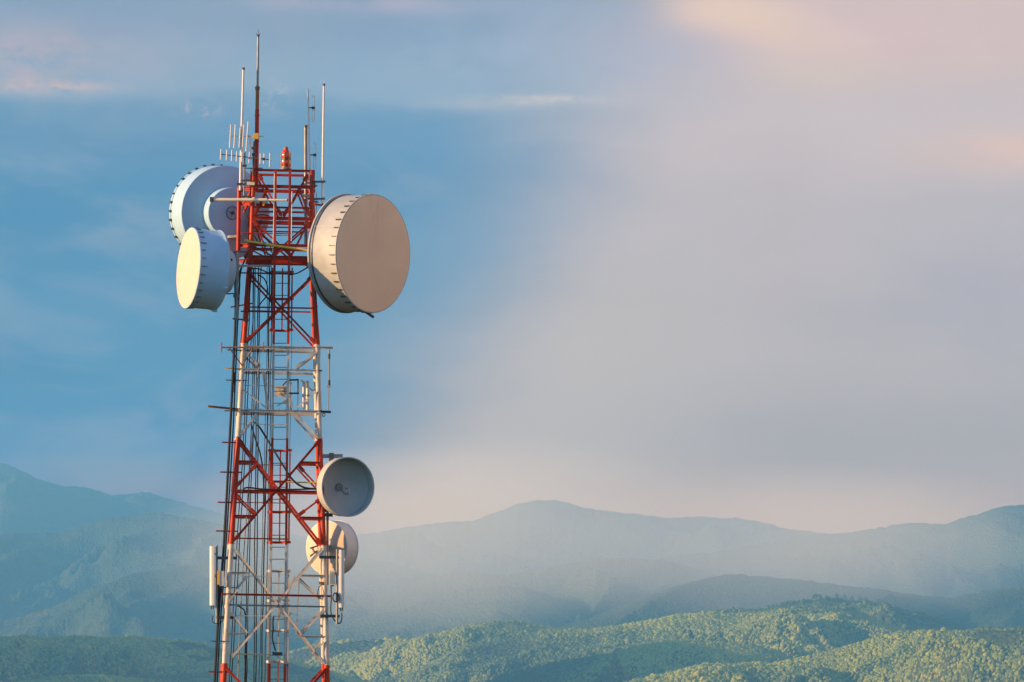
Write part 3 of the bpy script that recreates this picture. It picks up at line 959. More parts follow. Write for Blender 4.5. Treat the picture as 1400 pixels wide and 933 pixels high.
MB().bar(P(452, 801, -1.3), P(456.5, 801, -1.3), .1, 2 * s).build('connector_plate', M['dark'], t, False)


def cable(label, pts, r, dy=None, mat='black', group='black cables on the tower', name='feeder_cable', n=6):
    q = [P(a[0], a[1], a[2] if len(a) > 2 else dy) for a in pts]
    return tag(MB().tube(spline(q, n), r * s, 8).build(name, M[mat]), label, 'cable', group)


G1, G2 = 'feeder cables running down the tower', 'short cable loops on the tower'
ZB = 1150
cable('thickest black cable bundle running outside the left leg', [(319.5, 345), (322, 400), (321.8, 440), (319, 500), (314, 600), (306, 745), (297.5, 860), (293, 940), (282, ZB)], 1.75, -1.25, group=G1)
cable('grey-black cable hugging the outermost bundle outside the left leg', [(337, 350), (329, 372), (327, 402), (324.5, 450), (322.5, 500), (318, 600), (309, 745), (300.8, 860), (296.5, 940), (285, ZB)], 1.0, -1.22, group=G1)
inner = [
    ('slanting black cable nearest the left leg inside', [(343, 372), (341, 440), (337.5, 500), (333, 600), (324, 745), (317, 860), (313, 940), (305, ZB)], .95, -.95),
    ('second slanting black cable from the left leg inside', [(347, 368), (346, 440), (341, 500), (336, 600), (327.5, 745), (320.5, 860), (316.5, 940), (309, ZB)], .9, -.92),
    ('straight black cable, left of an adjacent pair near left leg', [(346.5, 366), (346.3, 480), (342.5, 600), (338.5, 745), (336, 860), (334, 940), (331, ZB)], .9, -.75),
    ('straight black cable, right of an adjacent pair near left leg', [(349, 364), (348.8, 480), (345.5, 600), (341.2, 745), (338.5, 860), (336.5, 940), (334, ZB)], .9, -.72),
    ('straight black cable midway between left leg and ladder', [(354, 362), (352.3, 480), (349.8, 600), (348.6, 745), (347.5, 860), (346.5, 940), (344, ZB)], 1.1, -.6),
    ('straight black cable a little right of midway to ladder', [(357, 362), (354.5, 430), (354.2, 480), (352.5, 600), (351.2, 745), (350, 860), (349.5, 940), (347, ZB)], 1.0, -.58),
    ('thick straight black cable left of the ladder', [(368.5, 352), (367.4, 480), (365.3, 600), (361.5, 745), (358.5, 860), (357, 940), (354, ZB)], 1.25, -.7),
    ('thin straight black cable close to left ladder rail', [(371, 356), (370.5, 480), (368.6, 600), (365.5, 745), (363.5, 860), (361.7, 940), (359, ZB)], .75, -.72),
    ('thin black cable tight against the thick one left of ladder', [(366, 356), (364.8, 480), (362.3, 600), (358.6, 745), (356, 860), (354.4, 940), (352, ZB)], .6, -.78),
    ('thin dark cable right of the ladder along its rail', [(399, 290), (398.5, 480), (396.5, 600), (394, 745), (392.5, 860), (391, 940), (389, ZB)], .4, -.6),
]
for lb, pts, r, dy in inner:
    wob, pp_ = random.Random(lb), []
    for (xa, ya), (xb, yb) in zip(pts[:-1], pts[1:]):
        for k in range(3):
            t = k / 3
            pp_.append((xa + (xb - xa) * t + wob.uniform(-.65, .65), ya + (yb - ya) * t))
    pts = pp_ + [pts[-1]]
    r *= .74
    cable(lb, pts, r, dy, group=G1)
for lb, pts, r, dy in (('cream conduit beside left ladder rail at the tower top', [(375.2, 237), (374.4, 290), (373.4, 330), (372.4, 345)], .5, -.98),
                       ('cream conduit beside right ladder rail in red box', [(399, 262), (398.7, 300), (398.3, 330)], .5, -.95)):
    cable(lb, pts, r, dy, 'cream', 'cream conduits by the ladder', 'conduit')
cable('pale grey conduit midway inside white platform section', [(355, 482), (352, 520), (345, 600), (337.5, 700), (333, 760), (328, 860), (325, 940), (318, ZB)], .8, -1.05, 'galv', 'cream conduits by the ladder', 'conduit')
loops = [
    ('black cable sagging from ladder toward the largest dish', [(395, 376, -.9), (404, 374.5, -.9), (412, 371, -.95), (420, 366, -1.0), (426, 361, -1.0)], .9),
    ('black cable sagging between left leg and ladder under box', [(338, 372, -1.0), (345, 367.5, -1.0), (354, 368, -.95), (364, 372, -.9), (373, 376, -.9)], .9),
    ('black cable looping wide below the red box', [(352, 376, -.7), (361, 381, -.75), (365.5, 392, -.8), (365, 404, -.8), (357, 414, -.7), (352.5, 422, -.7)], .9),
    ('short black loop behind pipe of white left dish', [(330, 366, -.8), (327, 376, -.8), (327.5, 390, -.8), (326, 402, -.9)], 1.2),
    ('black cable descending in an arc to the open grey dish', [(348, 578, -.8), (356, 586, -.9), (372, 612, -1.2), (388, 638, -1.35), (400, 656, -1.35), (415, 666.5, -1.3), (434, 669, -1.2)], 1.4),
    ('black cable rising beside the arc to meet bundle', [(344, 582, -.9), (349, 600, -.9), (356, 622, -.9), (360, 650, -.85), (361, 690, -.8)], 1.1),
    ('nearly level black cable crossing red section to open dish', [(330, 674, -1.3), (334, 668, -1.32), (341, 667, -1.32), (360, 669, -1.3), (400, 669.5, -1.3), (434, 668.5, -1.25)], 1.1),
    ('black arch of cable inside left leg by left panel', [(311, 838, -1.3), (313.5, 828.5, -1.3), (318, 827, -1.3), (326, 829, -1.2), (333, 833.5, -1.1), (335.5, 842, -1.0), (336, 862, -1.0), (335.8, 940, -1.0), (334, ZB, -1.0)], .9),
    ('thin black wires under the left panel antenna', [(291, 842, -1.3), (290.5, 850, -1.3), (294, 852.5, -1.3), (300, 853, -1.28), (305, 847, -1.25), (306.5, 836, -1.25), (304.5, 822, -1.25), (303.5, 806, -1.2)], .55),
    ('black tail below the left radio unit', [(298.5, 798, -1.3), (299, 812, -1.3), (297.5, 826, -1.3), (299, 840, -1.3)], 1.1),
    ('black cable hanging below the right radio unit to clamp', [(452.5, 801, -1.3), (453, 815, -1.3), (452.3, 835, -1.3), (455, 845, -1.32), (459, 850, -1.32)], .8),
    ('black loop from the right panel antenna foot', [(467, 838, -1.35), (467.3, 846, -1.35), (465, 852, -1.35), (461, 852, -1.35)], .8),
    ('short black loop by right leg under cream dish', [(440, 799, -1.1), (436.5, 803, -1.2), (434.6, 810, -1.25), (435.5, 817, -1.2), (440, 820, -1.1)], .6),
    ('thin black cable by right leg at the lowest platform', [(444, 830, -1.2), (446, 838, -1.25), (449, 842, -1.25)], .7),
    ('dark waveguide bending beside hub of the back dish', [(332, 283, -.6), (337, 294, -.7), (341, 302, -.7), (344, 316, -.6), (352, 330, -.5)], .8),
    ('dark cable arching inside the red box', [(350, 295, -.4), (360, 293.8, -.4), (370, 297, -.4), (376, 301, -.4)], .9),
    ('dark cable curling down inside the red box', [(357, 300, -.4), (355, 310, -.45), (359, 322, -.5), (368, 332, -.5), (371, 345, -.6)], .9),
    ('dark waveguide down the ladder side at picture bottom', [(374, 842, -.8), (373.2, 852, -.8), (373.5, 862, -.8), (372.2, 872, -.8), (375, 884, -.8), (377, 890, -.8)], 1.0),
]
for lb, pts, r in loops:
    cable(lb, pts, r, group=G2, name='cable_loop')
coil = []
for k in range(40):
    a = 2 * math.pi * k / 13
    coil.append(P(459.2 + 4.3 * math.cos(a), 817 + 6.2 * math.sin(a), -1.45 + k * .0022))
tag(MB().tube(coil, .95 * s, 6).build('cable_coil', M['black']), 'round black coil of spare cable on right panel pole', 'cable')
tag(MB().bar(P(436, 797.5, -1.2), P(441, 797.5, -1.2), .06, 4 * s).build('lamp_bracket', M['rust'], None, False), 'small rusty fitting on right leg left of the radio unit', 'fitting')
tag(MB().bar(P(372.5, 893.5, -1.0), P(386, 894.5, -1.0), .12, 4.5 * s).build('control_box', M['dark'], None, False), 'small dark box on the ladder near the picture bottom', 'box')

exec_marker = 0
# ================================================================== TERRAIN
def vnoise(x, y, seed):
    xi, yi = np.floor(x).astype(np.int64), np.floor(y).astype(np.int64)
    xf, yf = x - xi, y - yi
    u = xf * xf * xf * (xf * (xf * 6 - 15) + 10)
    v = yf * yf * yf * (yf * (yf * 6 - 15) + 10)

    def h(a, b):
        n = (a * 374761393 + b * 668265263 + seed * 1442695041) & 0xffffffff
        n = ((n ^ (n >> 13)) * 1274126177) & 0xffffffff
        n = n ^ (n >> 16)
        return (n & 0xffff) / 65535.0
    return (h(xi, yi) * (1 - u) + h(xi + 1, yi) * u) * (1 - v) + (h(xi, yi + 1) * (1 - u) + h(xi + 1, yi + 1) * u) * v


def fbm(x, y, seed, oct=5, gain=.5):
    s_, a, t = 0, 1.0, 0
    for i in range(oct):
        s_ = s_ + a * vnoise(x, y, seed + i * 17)
        t += a
        a *= gain
        x, y = x * 2.03 + 3.1, y * 2.03 + 1.7
    return s_ / t


def ridged(x, y, seed, oct=4):
    s_, a, t = 0, 1.0, 0
    for i in range(oct):
        s_ = s_ + a * (1 - np.abs(2 * vnoise(x, y, seed + i * 31) - 1))
        t += a
        a *= .5
        x, y = x * 2.07 + 5.3, y * 2.07 + 2.9
    return s_ / t


# ridge lines traced from the photograph: name, distance (km at KD=1), front slope, back slope, points
LAYERS = [
    ('B', 15.6, .35, .5, [(-300, 640), (-150, 628), (0, 634), (21, 639), (53, 655), (89, 664), (118, 666), (153, 677), (200, 673), (228, 682), (264, 691), (320, 706), (420, 735), (600, 800), (1500, 1000)]),
    ('C', 13.2, .30, .5, [(-100, 1000), (300, 800), (420, 750), (488, 732), (526, 726), (587, 717), (611, 713), (643, 713), (678, 701), (707, 688), (760, 683), (770, 686), (805, 695), (864, 702), (911, 708), (963, 707), (1016, 710), (1060, 718), (1084, 724), (1180, 740), (1300, 780), (1500, 860)]),
    ('M0', 12.0, .30, .5, [(-300, 760), (0, 732), (82, 727), (153, 707), (193, 702), (221, 702), (271, 711), (340, 722), (420, 742), (560, 775), (700, 830), (900, 1000)]),
    ('R', 10.8, .30, .5, [(500, 1000), (700, 850), (820, 800), (905, 762), (963, 757), (1040, 745), (1100, 735), (1166, 728), (1198, 723), (1230, 716), (1295, 716), (1309, 710), (1333, 704), (1371, 692), (1400, 691), (1500, 680), (1800, 700)]),
    ('M1', 9.6, .30, .45, [(-300, 900), (0, 851), (71, 829), (125, 804), (178, 786), (232, 776), (303, 768), (380, 775), (450, 800), (511, 812), (564, 796), (634, 782), (693, 785), (729, 781), (773, 771), (817, 762), (905, 766), (1000, 790), (1100, 840), (1300, 1000)]),
    ('M3', 8.9, .30, .4, [(-300, 1100), (300, 1000), (460, 850), (540, 835), (620, 815), (680, 800), (720, 804), (790, 825), (850, 850), (1000, 1000)]),
    ('M2', 8.2, .30, .45, [(500, 1000), (700, 880), (826, 837), (875, 819), (911, 804), (949, 793), (1000, 785), (1060, 788), (1160, 800), (1240, 812), (1300, 818), (1350, 806), (1400, 800), (1700, 790)]),
    ('F3b', 7.0, .28, .4, [(700, 1000), (900, 860), (975, 837), (1040, 834), (1087, 824), (1122, 819.5), (1175, 822), (1230, 832), (1300, 850), (1360, 870), (1500, 900)]),
    ('F4', 6.9, .28, .4, [(300, 960), (400, 890), (458, 877), (488, 876), (535, 875), (564, 875), (605, 866), (634, 857), (669, 852), (707, 852), (745, 859), (800, 866), (900, 900), (1000, 1000)]),
    ('F3', 6.5, .28, .4, [(300, 1000), (480, 938), (540, 926), (590, 909), (634, 884), (681, 876), (722, 868), (747, 862), (811, 862), (840, 857), (875, 853), (922, 842), (975, 838), (1010, 842), (1060, 836), (1087, 832), (1163, 831), (1190, 845), (1227, 861), (1270, 880), (1400, 930)]),
    ('F5', 6.0, .28, .4, [(-300, 880), (0, 874), (36, 870), (64, 875), (100, 872), (143, 873), (185, 872), (250, 878), (296, 886), (400, 905), (520, 940), (700, 1000)]),
    ('F2', 5.85, .28, .4, [(400, 1000), (620, 950), (700, 922), (758, 908), (840, 894), (875, 885), (911, 878), (934, 876), (1022, 883), (1060, 892), (1120, 920), (1250, 990)]),
    ('F6', 5.5, .28, .4, [(-200, 930), (0, 938), (60, 932), (120, 925), (180, 931), (260, 925), (330, 930), (450, 960), (700, 1020)]),
    ('F1', 5.25, .28, .4, [(700, 980), (875, 932), (963, 911), (1060, 909), (1110, 898), (1163, 884), (1233, 865), (1262, 862), (1303, 865), (1362, 861), (1400, 859), (1500, 850), (1700, 870)]),
]
# distance of each layer in metres: pushed out with the focal length
for i, L in enumerate(LAYERS):
    LAYERS[i] = (L[0], L[1] * 1000 * KD, *L[2:])


def terrain_z(th, r):
    """Height of the ground at bearing th (0 = straight ahead, to the right positive) and range r; arrays of one shape."""
    x, y = r * np.sin(th), r * np.cos(th)
    base = np.interp(r / KD, [0, 12, 60, 107, 300, 1000, 2500, 5000, 8000, 12000, 19000],
                     [-1.7, -2.6, -16, GROUND_AT_TOWER, -70, -140, -200, -215, -190, -130, -60])
    base = base + (fbm(x / 900, y / 900, 5) - .5) * np.clip((r - 400) / 3000, 0, 1) * 50
    tn = np.tan(np.clip(th, -1.3, 1.3))
    front = np.clip((1.1 - np.abs(th)) / .5, 0, 1)
    zs = [base]
    for i, (nm, rl, sf, sb, pts) in enumerate(LAYERS):
        tx = np.array([(px - 700) / FPX * math.cos(ROLL) - (EYE - py) / FPX * math.sin(ROLL) for px, py in pts])
        tz = np.array([(px - 700) / FPX * math.sin(ROLL) + (EYE - py) / FPX * math.cos(ROLL) for px, py in pts])
        rc = rl * (1 + .035 * (fbm(tn * 16 + i * 7.7, tn * 0 + i, 40 + i, 3) - .5) * 2)
        slope = np.interp(tn, tx, tz)
        hc = slope * rc * np.cos(th)
        off = np.clip((np.abs(tn) - .2) / .5, 0, 1)
        hc = hc * (1 - off) + off * (-120 + 330 * fbm(x * 0 + tn * 6 + i, tn * 0 + 2.2 * i, 80 + i, 4))
        d = r - rc
        wv = rl * .035
        fall = np.where(d < 0, sf * (np.sqrt(d * d + wv * wv * .03) - wv * .173), sb * (np.sqrt(d * d + wv * wv * .02) - wv * .141))
        drop = np.maximum(fall, 0)
        # crown-scale unevenness of the skyline, only along the crest itself
        wob = (fbm(tn * 260, tn * 0 + i * 3.3, 60 + i, 4) - .5) * 5.0 + (fbm(tn * 1500, tn * 0 + i * 5.1, 160 + i, 3) - .5) * 3.6
        hc = hc + wob / FPX * rc * np.exp(-(d / (rl * .006)) ** 2)
        sc_ = rl * (.022 if rl < 7300 * KD else .027)
        ang = .55 if i % 2 else -.45
        xr = x * math.cos(ang) + y * math.sin(ang)
        yr = -x * math.sin(ang) + y * math.cos(ang)
        sp = ridged(xr / sc_, yr / (sc_ * 1.7), 100 + i * 5, 4) - .52
        amp = np.minimum(drop * .98, rl * .013)
        zl = hc - fall + sp * (2.4 if rl < 7300 * KD else 2.1) * amp
        zs.append(np.where(front > 0, zl * front + (1 - front) * -400, -400))
    # steep unseen hill, added left of the view to shade the near left ridges
    zs.append(-230 + 620 * np.exp(-((x + 1150 * KD) / (290 * KD)) ** 2 - ((y - 5500 * KD) / (620 * KD)) ** 2) - 900 * (np.abs(th) > 1))
    k = 4.0
    mx = np.maximum.reduce(zs)
    acc = sum(np.exp(np.clip((z - mx) / k, -40, 0)) for z in zs)
    z = mx + k * np.log(acc) * np.clip(r / 4000, 0, 1)
    return z


fine = np.linspace(-.104, .104, 1000)
wide = np.concatenate([np.linspace(.11, .5, 40), np.linspace(.56, math.pi - .05, 34)])
TH = np.concatenate([-wide[::-1], fine, wide])
RR = np.concatenate([[1.5, 4, 8, 14, 22, 32, 45, 60, 80, 105], np.geomspace(130, 4600, 36),
                     np.arange(4650, 7500, 10), np.arange(7515, 11500, 22), np.arange(11530, 16100, 36)])
RR = np.where(RR > 110, RR * 1.0, RR)
RR = np.concatenate([RR[:46], RR[46:] * KD])
TT, RG = np.meshgrid(TH, RR)
ZZ = terrain_z(TT, RG)
nr, nt_ = ZZ.shape
XX, YY = RG * np.sin(TT), RG * np.cos(TT)
co = np.stack([XX, YY, ZZ], -1).reshape(-1, 3)
co = np.vstack([co, [[0, 0, -1.7]]]).astype(np.float32)
idx = np.arange(nr * nt_).reshape(nr, nt_)
nxt = np.roll(idx, -1, axis=1)
quads = np.stack([idx[:-1], nxt[:-1], nxt[1:], idx[1:]], -1).reshape(-1, 4)[:, ::-1]
tris = np.stack([idx[0], nxt[0], np.full(nt_, nr * nt_)], -1)
me = bpy.data.meshes.new('terrain')
me.vertices.add(len(co))
me.vertices.foreach_set('co', co.ravel())
nl = quads.size + tris.size
me.loops.add(nl)
me.loops.foreach_set('vertex_index', np.concatenate([quads.ravel(), tris.ravel()]).astype(np.int32))
me.polygons.add(len(quads) + len(tris))
ls = np.concatenate([np.arange(len(quads)) * 4, quads.size + np.arange(len(tris)) * 3]).astype(np.int32)
me.polygons.foreach_set('loop_start', ls)
me.update(calc_edges=True)
me.validate()
me.polygons.foreach_set('use_smooth', np.ones(len(me.polygons), dtype=bool))


def forest_ground():
    m, nt, b = new_mat('wooded_ground')
    tc = N(nt, 'ShaderNodeTexCoord')
    f = noise_fac(nt, .0016, .35, .65, 6)
    f2 = noise_fac(nt, .05, .35, .7, 4, .7)
    f3 = noise_fac(nt, .0045, .56, .70, 5)
    c = mixcol(nt, f, (.050, .070, .021), (.090, .095, .028))
    c = mixcol(nt, f2, (.030, .048, .016), c)
    c = mixcol(nt, f3, c, (.110, .095, .040))
    nt.links.new(c, b.inputs['Base Color'])
    b.inputs['Roughness'].default_value = .9
    b.inputs['Specular IOR Level'].default_value = .15
    v = N(nt, 'ShaderNodeTexVoronoi')
    v.inputs['Scale'].default_value = 1 / 8.0
    nt.links.new(tc.outputs['Object'], v.inputs['Vector'])
    inv = N(nt, 'ShaderNodeMath', operation='SUBTRACT')
    inv.inputs[0].default_value = 1
    nt.links.new(v.outputs['Distance'], inv.inputs[1])
    bp = N(nt, 'ShaderNodeBump')
    bp.inputs['Strength'].default_value = .55
    bp.inputs['Distance'].default_value = 9
    nt.links.new(inv.outputs[0], bp.inputs['Height'])
    nt.links.new(bp.outputs[0], b.inputs['Normal'])
    return m


me.materials.append(forest_ground())
ter = bpy.data.objects.new('hills', me)
C.objects.link(ter)
tag(ter, 'wooded rolling hills and mountain ridges behind the tower', 'hills', kind='structure')

# ------------------------------------------------------------------ forest on the hills that the picture shows
SL = np.where(RG > 1500, (ZZ + 6) / RG, -9.0)
RUN = np.maximum.accumulate(SL, axis=0)
VIS = SL >= np.vstack([np.full((1, nt_), -9.0), RUN[:-1]]) - 14.0 / RG
j0 = len(wide)


def sample(n, r0, r1, size):
    u = np.random.rand(n)
    r = np.sqrt(r0 * r0 + u * (r1 * r1 - r0 * r0))
    t = np.random.uniform(-.094, .094, n)
    fi = np.interp(r, RR, np.arange(nr))
    fj = np.interp(t, TH, np.arange(nt_))
    i0, jj = np.minimum(fi.astype(int), nr - 2), np.minimum(fj.astype(int), nt_ - 2)
    a, b_ = fi - i0, fj - jj
    z = (ZZ[i0, jj] * (1 - a) + ZZ[i0 + 1, jj] * a) * (1 - b_) + (ZZ[i0, jj + 1] * (1 - a) + ZZ[i0 + 1, jj + 1] * a) * b_
    ok = VIS[i0, jj] | VIS[i0 + 1, jj] | VIS[i0, jj + 1] | VIS[i0 + 1, jj + 1]
    ok &= z / r > (EYE - 960) / FPX
    x, y = r * np.sin(t), r * np.cos(t)
    ok &= fbm(x / 160, y / 160, 300, 3) > .30
    s_ = size * np.exp(np.random.normal(0, .28, n)) * (.75 + .5 * fbm(x / 220, y / 220, 310, 3))
    tint = np.clip(.52 + 2.4 * (fbm(x / 260, y / 260, 320, 4) - .5) + np.random.normal(0, .2, n), 0, 1)
    return np.stack([x, y, z, s_, tint], -1)[ok]


pts = sample(1900000, 4700 * KD, 7350 * KD, 2.2)
if len(pts) > 185000:
    pts = pts[np.random.permutation(len(pts))[:185000]]
print('forest crowns', len(pts))
fm = bpy.data.meshes.new('forest')
fm.vertices.add(len(pts))
fm.vertices.foreach_set('co', pts[:, :3].astype(np.float32).ravel())
at = fm.attributes.new('crown_size', 'FLOAT', 'POINT')
at.data.foreach_set('value', pts[:, 3].astype(np.float32))
at = fm.attributes.new('crown_tint', 'FLOAT', 'POINT')
at.data.foreach_set('value', pts[:, 4].astype(np.float32))
forest = bpy.data.objects.new('forest', fm)
C.objects.link(forest)
tag(forest, 'dense green tree cover over the hills', 'forest', kind='stuff')


def leaf_mat():
    m, nt, b = new_mat('tree_crowns')
    oi = N(nt, 'ShaderNodeAttribute', attribute_type='INSTANCER', attribute_name='crown_tint')
    cr = N(nt, 'ShaderNodeValToRGB')
    el = cr.color_ramp.elements
    el[0].position, el[0].color = 0, (.040, .066, .018, 1)
    el[1].position, el[1].color = 1, (.28, .285, .038, 1)
    e = el.new(.35)
    e.color = (.11, .145, .032, 1)
    e = el.new(.75)
    e.color = (.19, .22, .034, 1)
    nt.links.new(oi.outputs['Fac'], cr.inputs[0])
    nt.links.new(cr.outputs[0], b.inputs['Base Color'])
    b.inputs['Roughness'].default_value = .85
    b.inputs['Specular IOR Level'].default_value = .2
    return m


ng = bpy.data.node_groups.new('forest_crowns', 'GeometryNodeTree')
ng.interface.new_socket('Geometry', in_out='INPUT', socket_type='NodeSocketGeometry')
ng.interface.new_socket('Geometry', in_out='OUTPUT', socket_type='NodeSocketGeometry')
gi, go = ng.nodes.new('NodeGroupInput'), ng.nodes.new('NodeGroupOutput')
ico = ng.nodes.new('GeometryNodeMeshIcoSphere')
ico.inputs['Radius'].default_value = 1
ico.inputs['Subdivisions'].default_value = 3
sp_ = ng.nodes.new('GeometryNodeSetPosition')
nz = ng.nodes.new('ShaderNodeTexNoise')
nz.inputs['Scale'].default_value = 1.7
nz.inputs['Detail'].default_value = 3
vm = ng.nodes.new('ShaderNodeVectorMath')
vm.operation = 'SUBTRACT'
vm.inputs[1].default_value = (.5, .5, .5)
vs = ng.nodes.new('ShaderNodeVectorMath')
vs.operation = 'SCALE'
vs.inputs['Scale'].default_value = .95
ng.links.new(nz.outputs['Color'], vm.inputs[0])
ng.links.new(vm.outputs[0], vs.inputs[0])
ng.links.new(vs.outputs[0], sp_.inputs['Offset'])
ng.links.new(ico.outputs['Mesh'], sp_.inputs['Geometry'])
sm = ng.nodes.new('GeometryNodeSetMaterial')
sm.inputs['Material'].default_value = leaf_mat()
ss = ng.nodes.new('GeometryNodeSetShadeSmooth')
ng.links.new(sp_.outputs[0], ss.inputs[0])
ng.links.new(ss.outputs[0], sm.inputs[0])
ip = ng.nodes.new('GeometryNodeInstanceOnPoints')
na = ng.nodes.new('GeometryNodeInputNamedAttribute')
na.data_type = 'FLOAT'
na.inputs['Name'].default_value = 'crown_size'
rv = ng.nodes.new('FunctionNodeRandomValue')
rv.data_type = 'FLOAT_VECTOR'
rv.inputs[0].default_value = (-.35, -.35, 0)
rv.inputs[1].default_value = (.35, .35, 6.28)
ng.links.new(gi.outputs[0], ip.inputs['Points'])
ng.links.new(sm.outputs[0], ip.inputs['Instance'])
ng.links.new(na.outputs['Attribute'], ip.inputs['Scale'])
ng.links.new(rv.outputs[0], ip.inputs['Rotation'])
ng.links.new(ip.outputs[0], go.inputs[0])
md = forest.modifiers.new('crowns', 'NODES')
md.node_group = ng

# ================================================================== LIGHT
EXPO = 2.15
AIRLIGHT = (.165, .395, .54)      # what the haze looks like where it is endless
SUN_EL, SUN_B = rad(11.5), math.atan(.20)
S = Vector((-math.cos(SUN_EL) * math.cos(SUN_B), -math.cos(SUN_EL) * math.sin(SUN_B), math.sin(SUN_EL)))
sl = bpy.data.lights.new('sun', 'SUN')
sl.energy = 5.0
sl.color = (1.0, .57, .24)
sl.angle = rad(.5)
so = bpy.data.objects.new('sun', sl)
C.objects.link(so)
so.rotation_euler = S.to_track_quat('Z', 'Y').to_euler()
so.location = (0, 0, 60)

# ------------------------------------------------------------------ haze
zmin, zmax = float(ZZ.min()), float(ZZ.max())
hz = MB()
lo, hi = Vector((-9000 * KD, -1000, zmin - 1)), Vector((9000 * KD, 19900 * KD, max(zmax, 20) + 40))
EXT = 16500 * KD
lo, hi = Vector((-EXT, -EXT, zmin - 1)), Vector((EXT, EXT, max(zmax, 20) + 40))
c8 = [Vector((x, y, z)) for z in (lo.z, hi.z) for y in (lo.y, hi.y) for x in (lo.x, hi.x)]
hz.poly(c8, [(0, 2, 3, 1), (4, 5, 7, 6), (0, 1, 5, 4), (2, 6, 7, 3), (0, 4, 6, 2), (1, 3, 7, 5)])


def volume_mat(name, col, dens, aniso=.0):
    m = bpy.data.materials.new(name)
    m.use_nodes = True
    nt = m.node_tree
    nt.nodes.clear()
    out = nt.nodes.new('ShaderNodeOutputMaterial')
    v = nt.nodes.new('ShaderNodeVolumePrincipled')
    v.inputs['Color'].default_value = (*col, 1)
    v.inputs['Density'].default_value = dens
    v.inputs['Anisotropy'].default_value = aniso
    nt.links.new(v.outputs[0], out.inputs['Volume'])
    return m


HAZE_D = 7.6e-5 / KD
ho = hz.build('haze', volume_mat('haze_air', (.16, .53, .94), HAZE_D), None, False)
tag(ho, 'pale blue haze filling the air over the valley', 'haze', kind='stuff')

# a sunlit shower hanging over the middle distance: one closed lens of thin drizzle, thick in the middle and feathering out
def shower(px, py, km, rx_, ry_, lean, thick, dens, col, label):
    y0 = km * 1000 * KD
    c = (VF + VR * ((px - 700) / FPX) + VU * ((EYE - py) / FPX)) * y0
    k = y0 / FPX
    e1 = VR * (rx_ * k)
    e2 = (VU + VR * lean) * (ry_ * k)
    n_r, n_a = 14, 40
    pts, faces = [], []
    for sgn in (-1, 1):
        pts.append(c + VF * sgn * thick)
        for i in range(1, n_r):
            r = i / n_r
            for j in range(n_a):
                a = 2 * math.pi * j / n_a
                pts.append(c + e1 * (r * math.cos(a)) + e2 * (r * math.sin(a)) + VF * (sgn * thick * (1 - r * r) ** 1.7))
    rim = len(pts)
    for j in range(n_a):
        a = 2 * math.pi * j / n_a
        pts.append(c + e1 * math.cos(a) + e2 * math.sin(a))
    half = 1 + (n_r - 1) * n_a
    for q in (0, 1):
        o_ = q * half
        ringi = lambda i, j: (rim + j % n_a) if i == n_r else o_ + 1 + (i - 1) * n_a + j % n_a
        for j in range(n_a):
            f_ = [(o_, ringi(1, j), ringi(1, j + 1))]
            for i in range(1, n_r):
                f_.append((ringi(i, j), ringi(i + 1, j), ringi(i + 1, j + 1), ringi(i, j + 1)))
            faces += [t[::-1] for t in f_] if q else f_
    m = MB().poly(pts, faces)
    return tag(m.build('rain_shower', volume_mat('drizzle', col, dens), None, False), label, 'rain shower', kind='stuff')


shower(590, 735, 7.95, 430, 152, .35, 660 * KD, 8.0e-4 / KD, (1.0, .95, .82), 'pale sunlit veil of drizzle in front of the middle ridges, right of the tower')
shower(1090, 755, 7.95, 400, 128, .2, 640 * KD, 7.5e-4 / KD, (1.0, .95, .82), 'fainter veil of drizzle before the far right ridge')

# ================================================================== SKY
W = bpy.data.worlds.new('World')
bpy.context.scene.world = W
W.use_nodes = True
wt = W.node_tree
wt.nodes.clear()
wo = wt.nodes.new('ShaderNodeOutputWorld')
bg = wt.nodes.new('ShaderNodeBackground')
bg.inputs['Strength'].default_value = .15
wt.links.new(bg.outputs[0], wo.inputs[0])
sky = wt.nodes.new('ShaderNodeTexSky')
sky.sky_type = 'NISHITA'
sky.sun_disc = False
sky.sun_elevation = SUN_EL
sky.sun_rotation = math.atan2(S.x, S.y)
sky.dust_density = .3
sky.ozone_density = 3.5


def val(x):
    return x


def lk(n, i, v):
    if hasattr(v, 'is_linked'):
        wt.links.new(v, n.inputs[i])
    else:
        n.inputs[i].default_value = v


def mth(op, a, b=None, c=None, clamp=False):
    n = wt.nodes.new('ShaderNodeMath')
    n.operation = op
    n.use_clamp = clamp
    lk(n, 0, a)
    if b is not None:
        lk(n, 1, b)
    if c is not None:
        lk(n, 2, c)
    return n.outputs[0]


def sstep(x, a, b):
    n = wt.nodes.new('ShaderNodeMapRange')
    n.interpolation_type = 'SMOOTHSTEP'
    lk(n, 0, x)
    lk(n, 1, a)
    lk(n, 2, b)
    return n.outputs[0]


def wmix(f, a, b):
    n = wt.nodes.new('ShaderNodeMix')
    n.data_type = 'RGBA'
    for i, v in ((0, f), (6, a), (7, b)):
        if hasattr(v, 'is_linked'):
            wt.links.new(v, n.inputs[i])
        elif isinstance(v, (int, float)):
            n.inputs[i].default_value = v
        else:
            n.inputs[i].default_value = (*v, 1)
    return n.outputs[2]


def lin(r, g, b):
    f = lambda c: (c / 255 / 12.92) if c / 255 <= .04045 else ((c / 255 + .055) / 1.055) ** 2.4
    return tuple(f(c) for c in (r, g, b))


SKYGAIN = 1 / .15 / EXPO                    # undoes the background strength
tcn = wt.nodes.new('ShaderNodeTexCoord')
sx_ = wt.nodes.new('ShaderNodeSeparateXYZ')
wt.links.new(tcn.outputs['Generated'], sx_.inputs[0])
dx, dyy, dz = sx_.outputs
ymax = mth('MAXIMUM', dyy, .05)
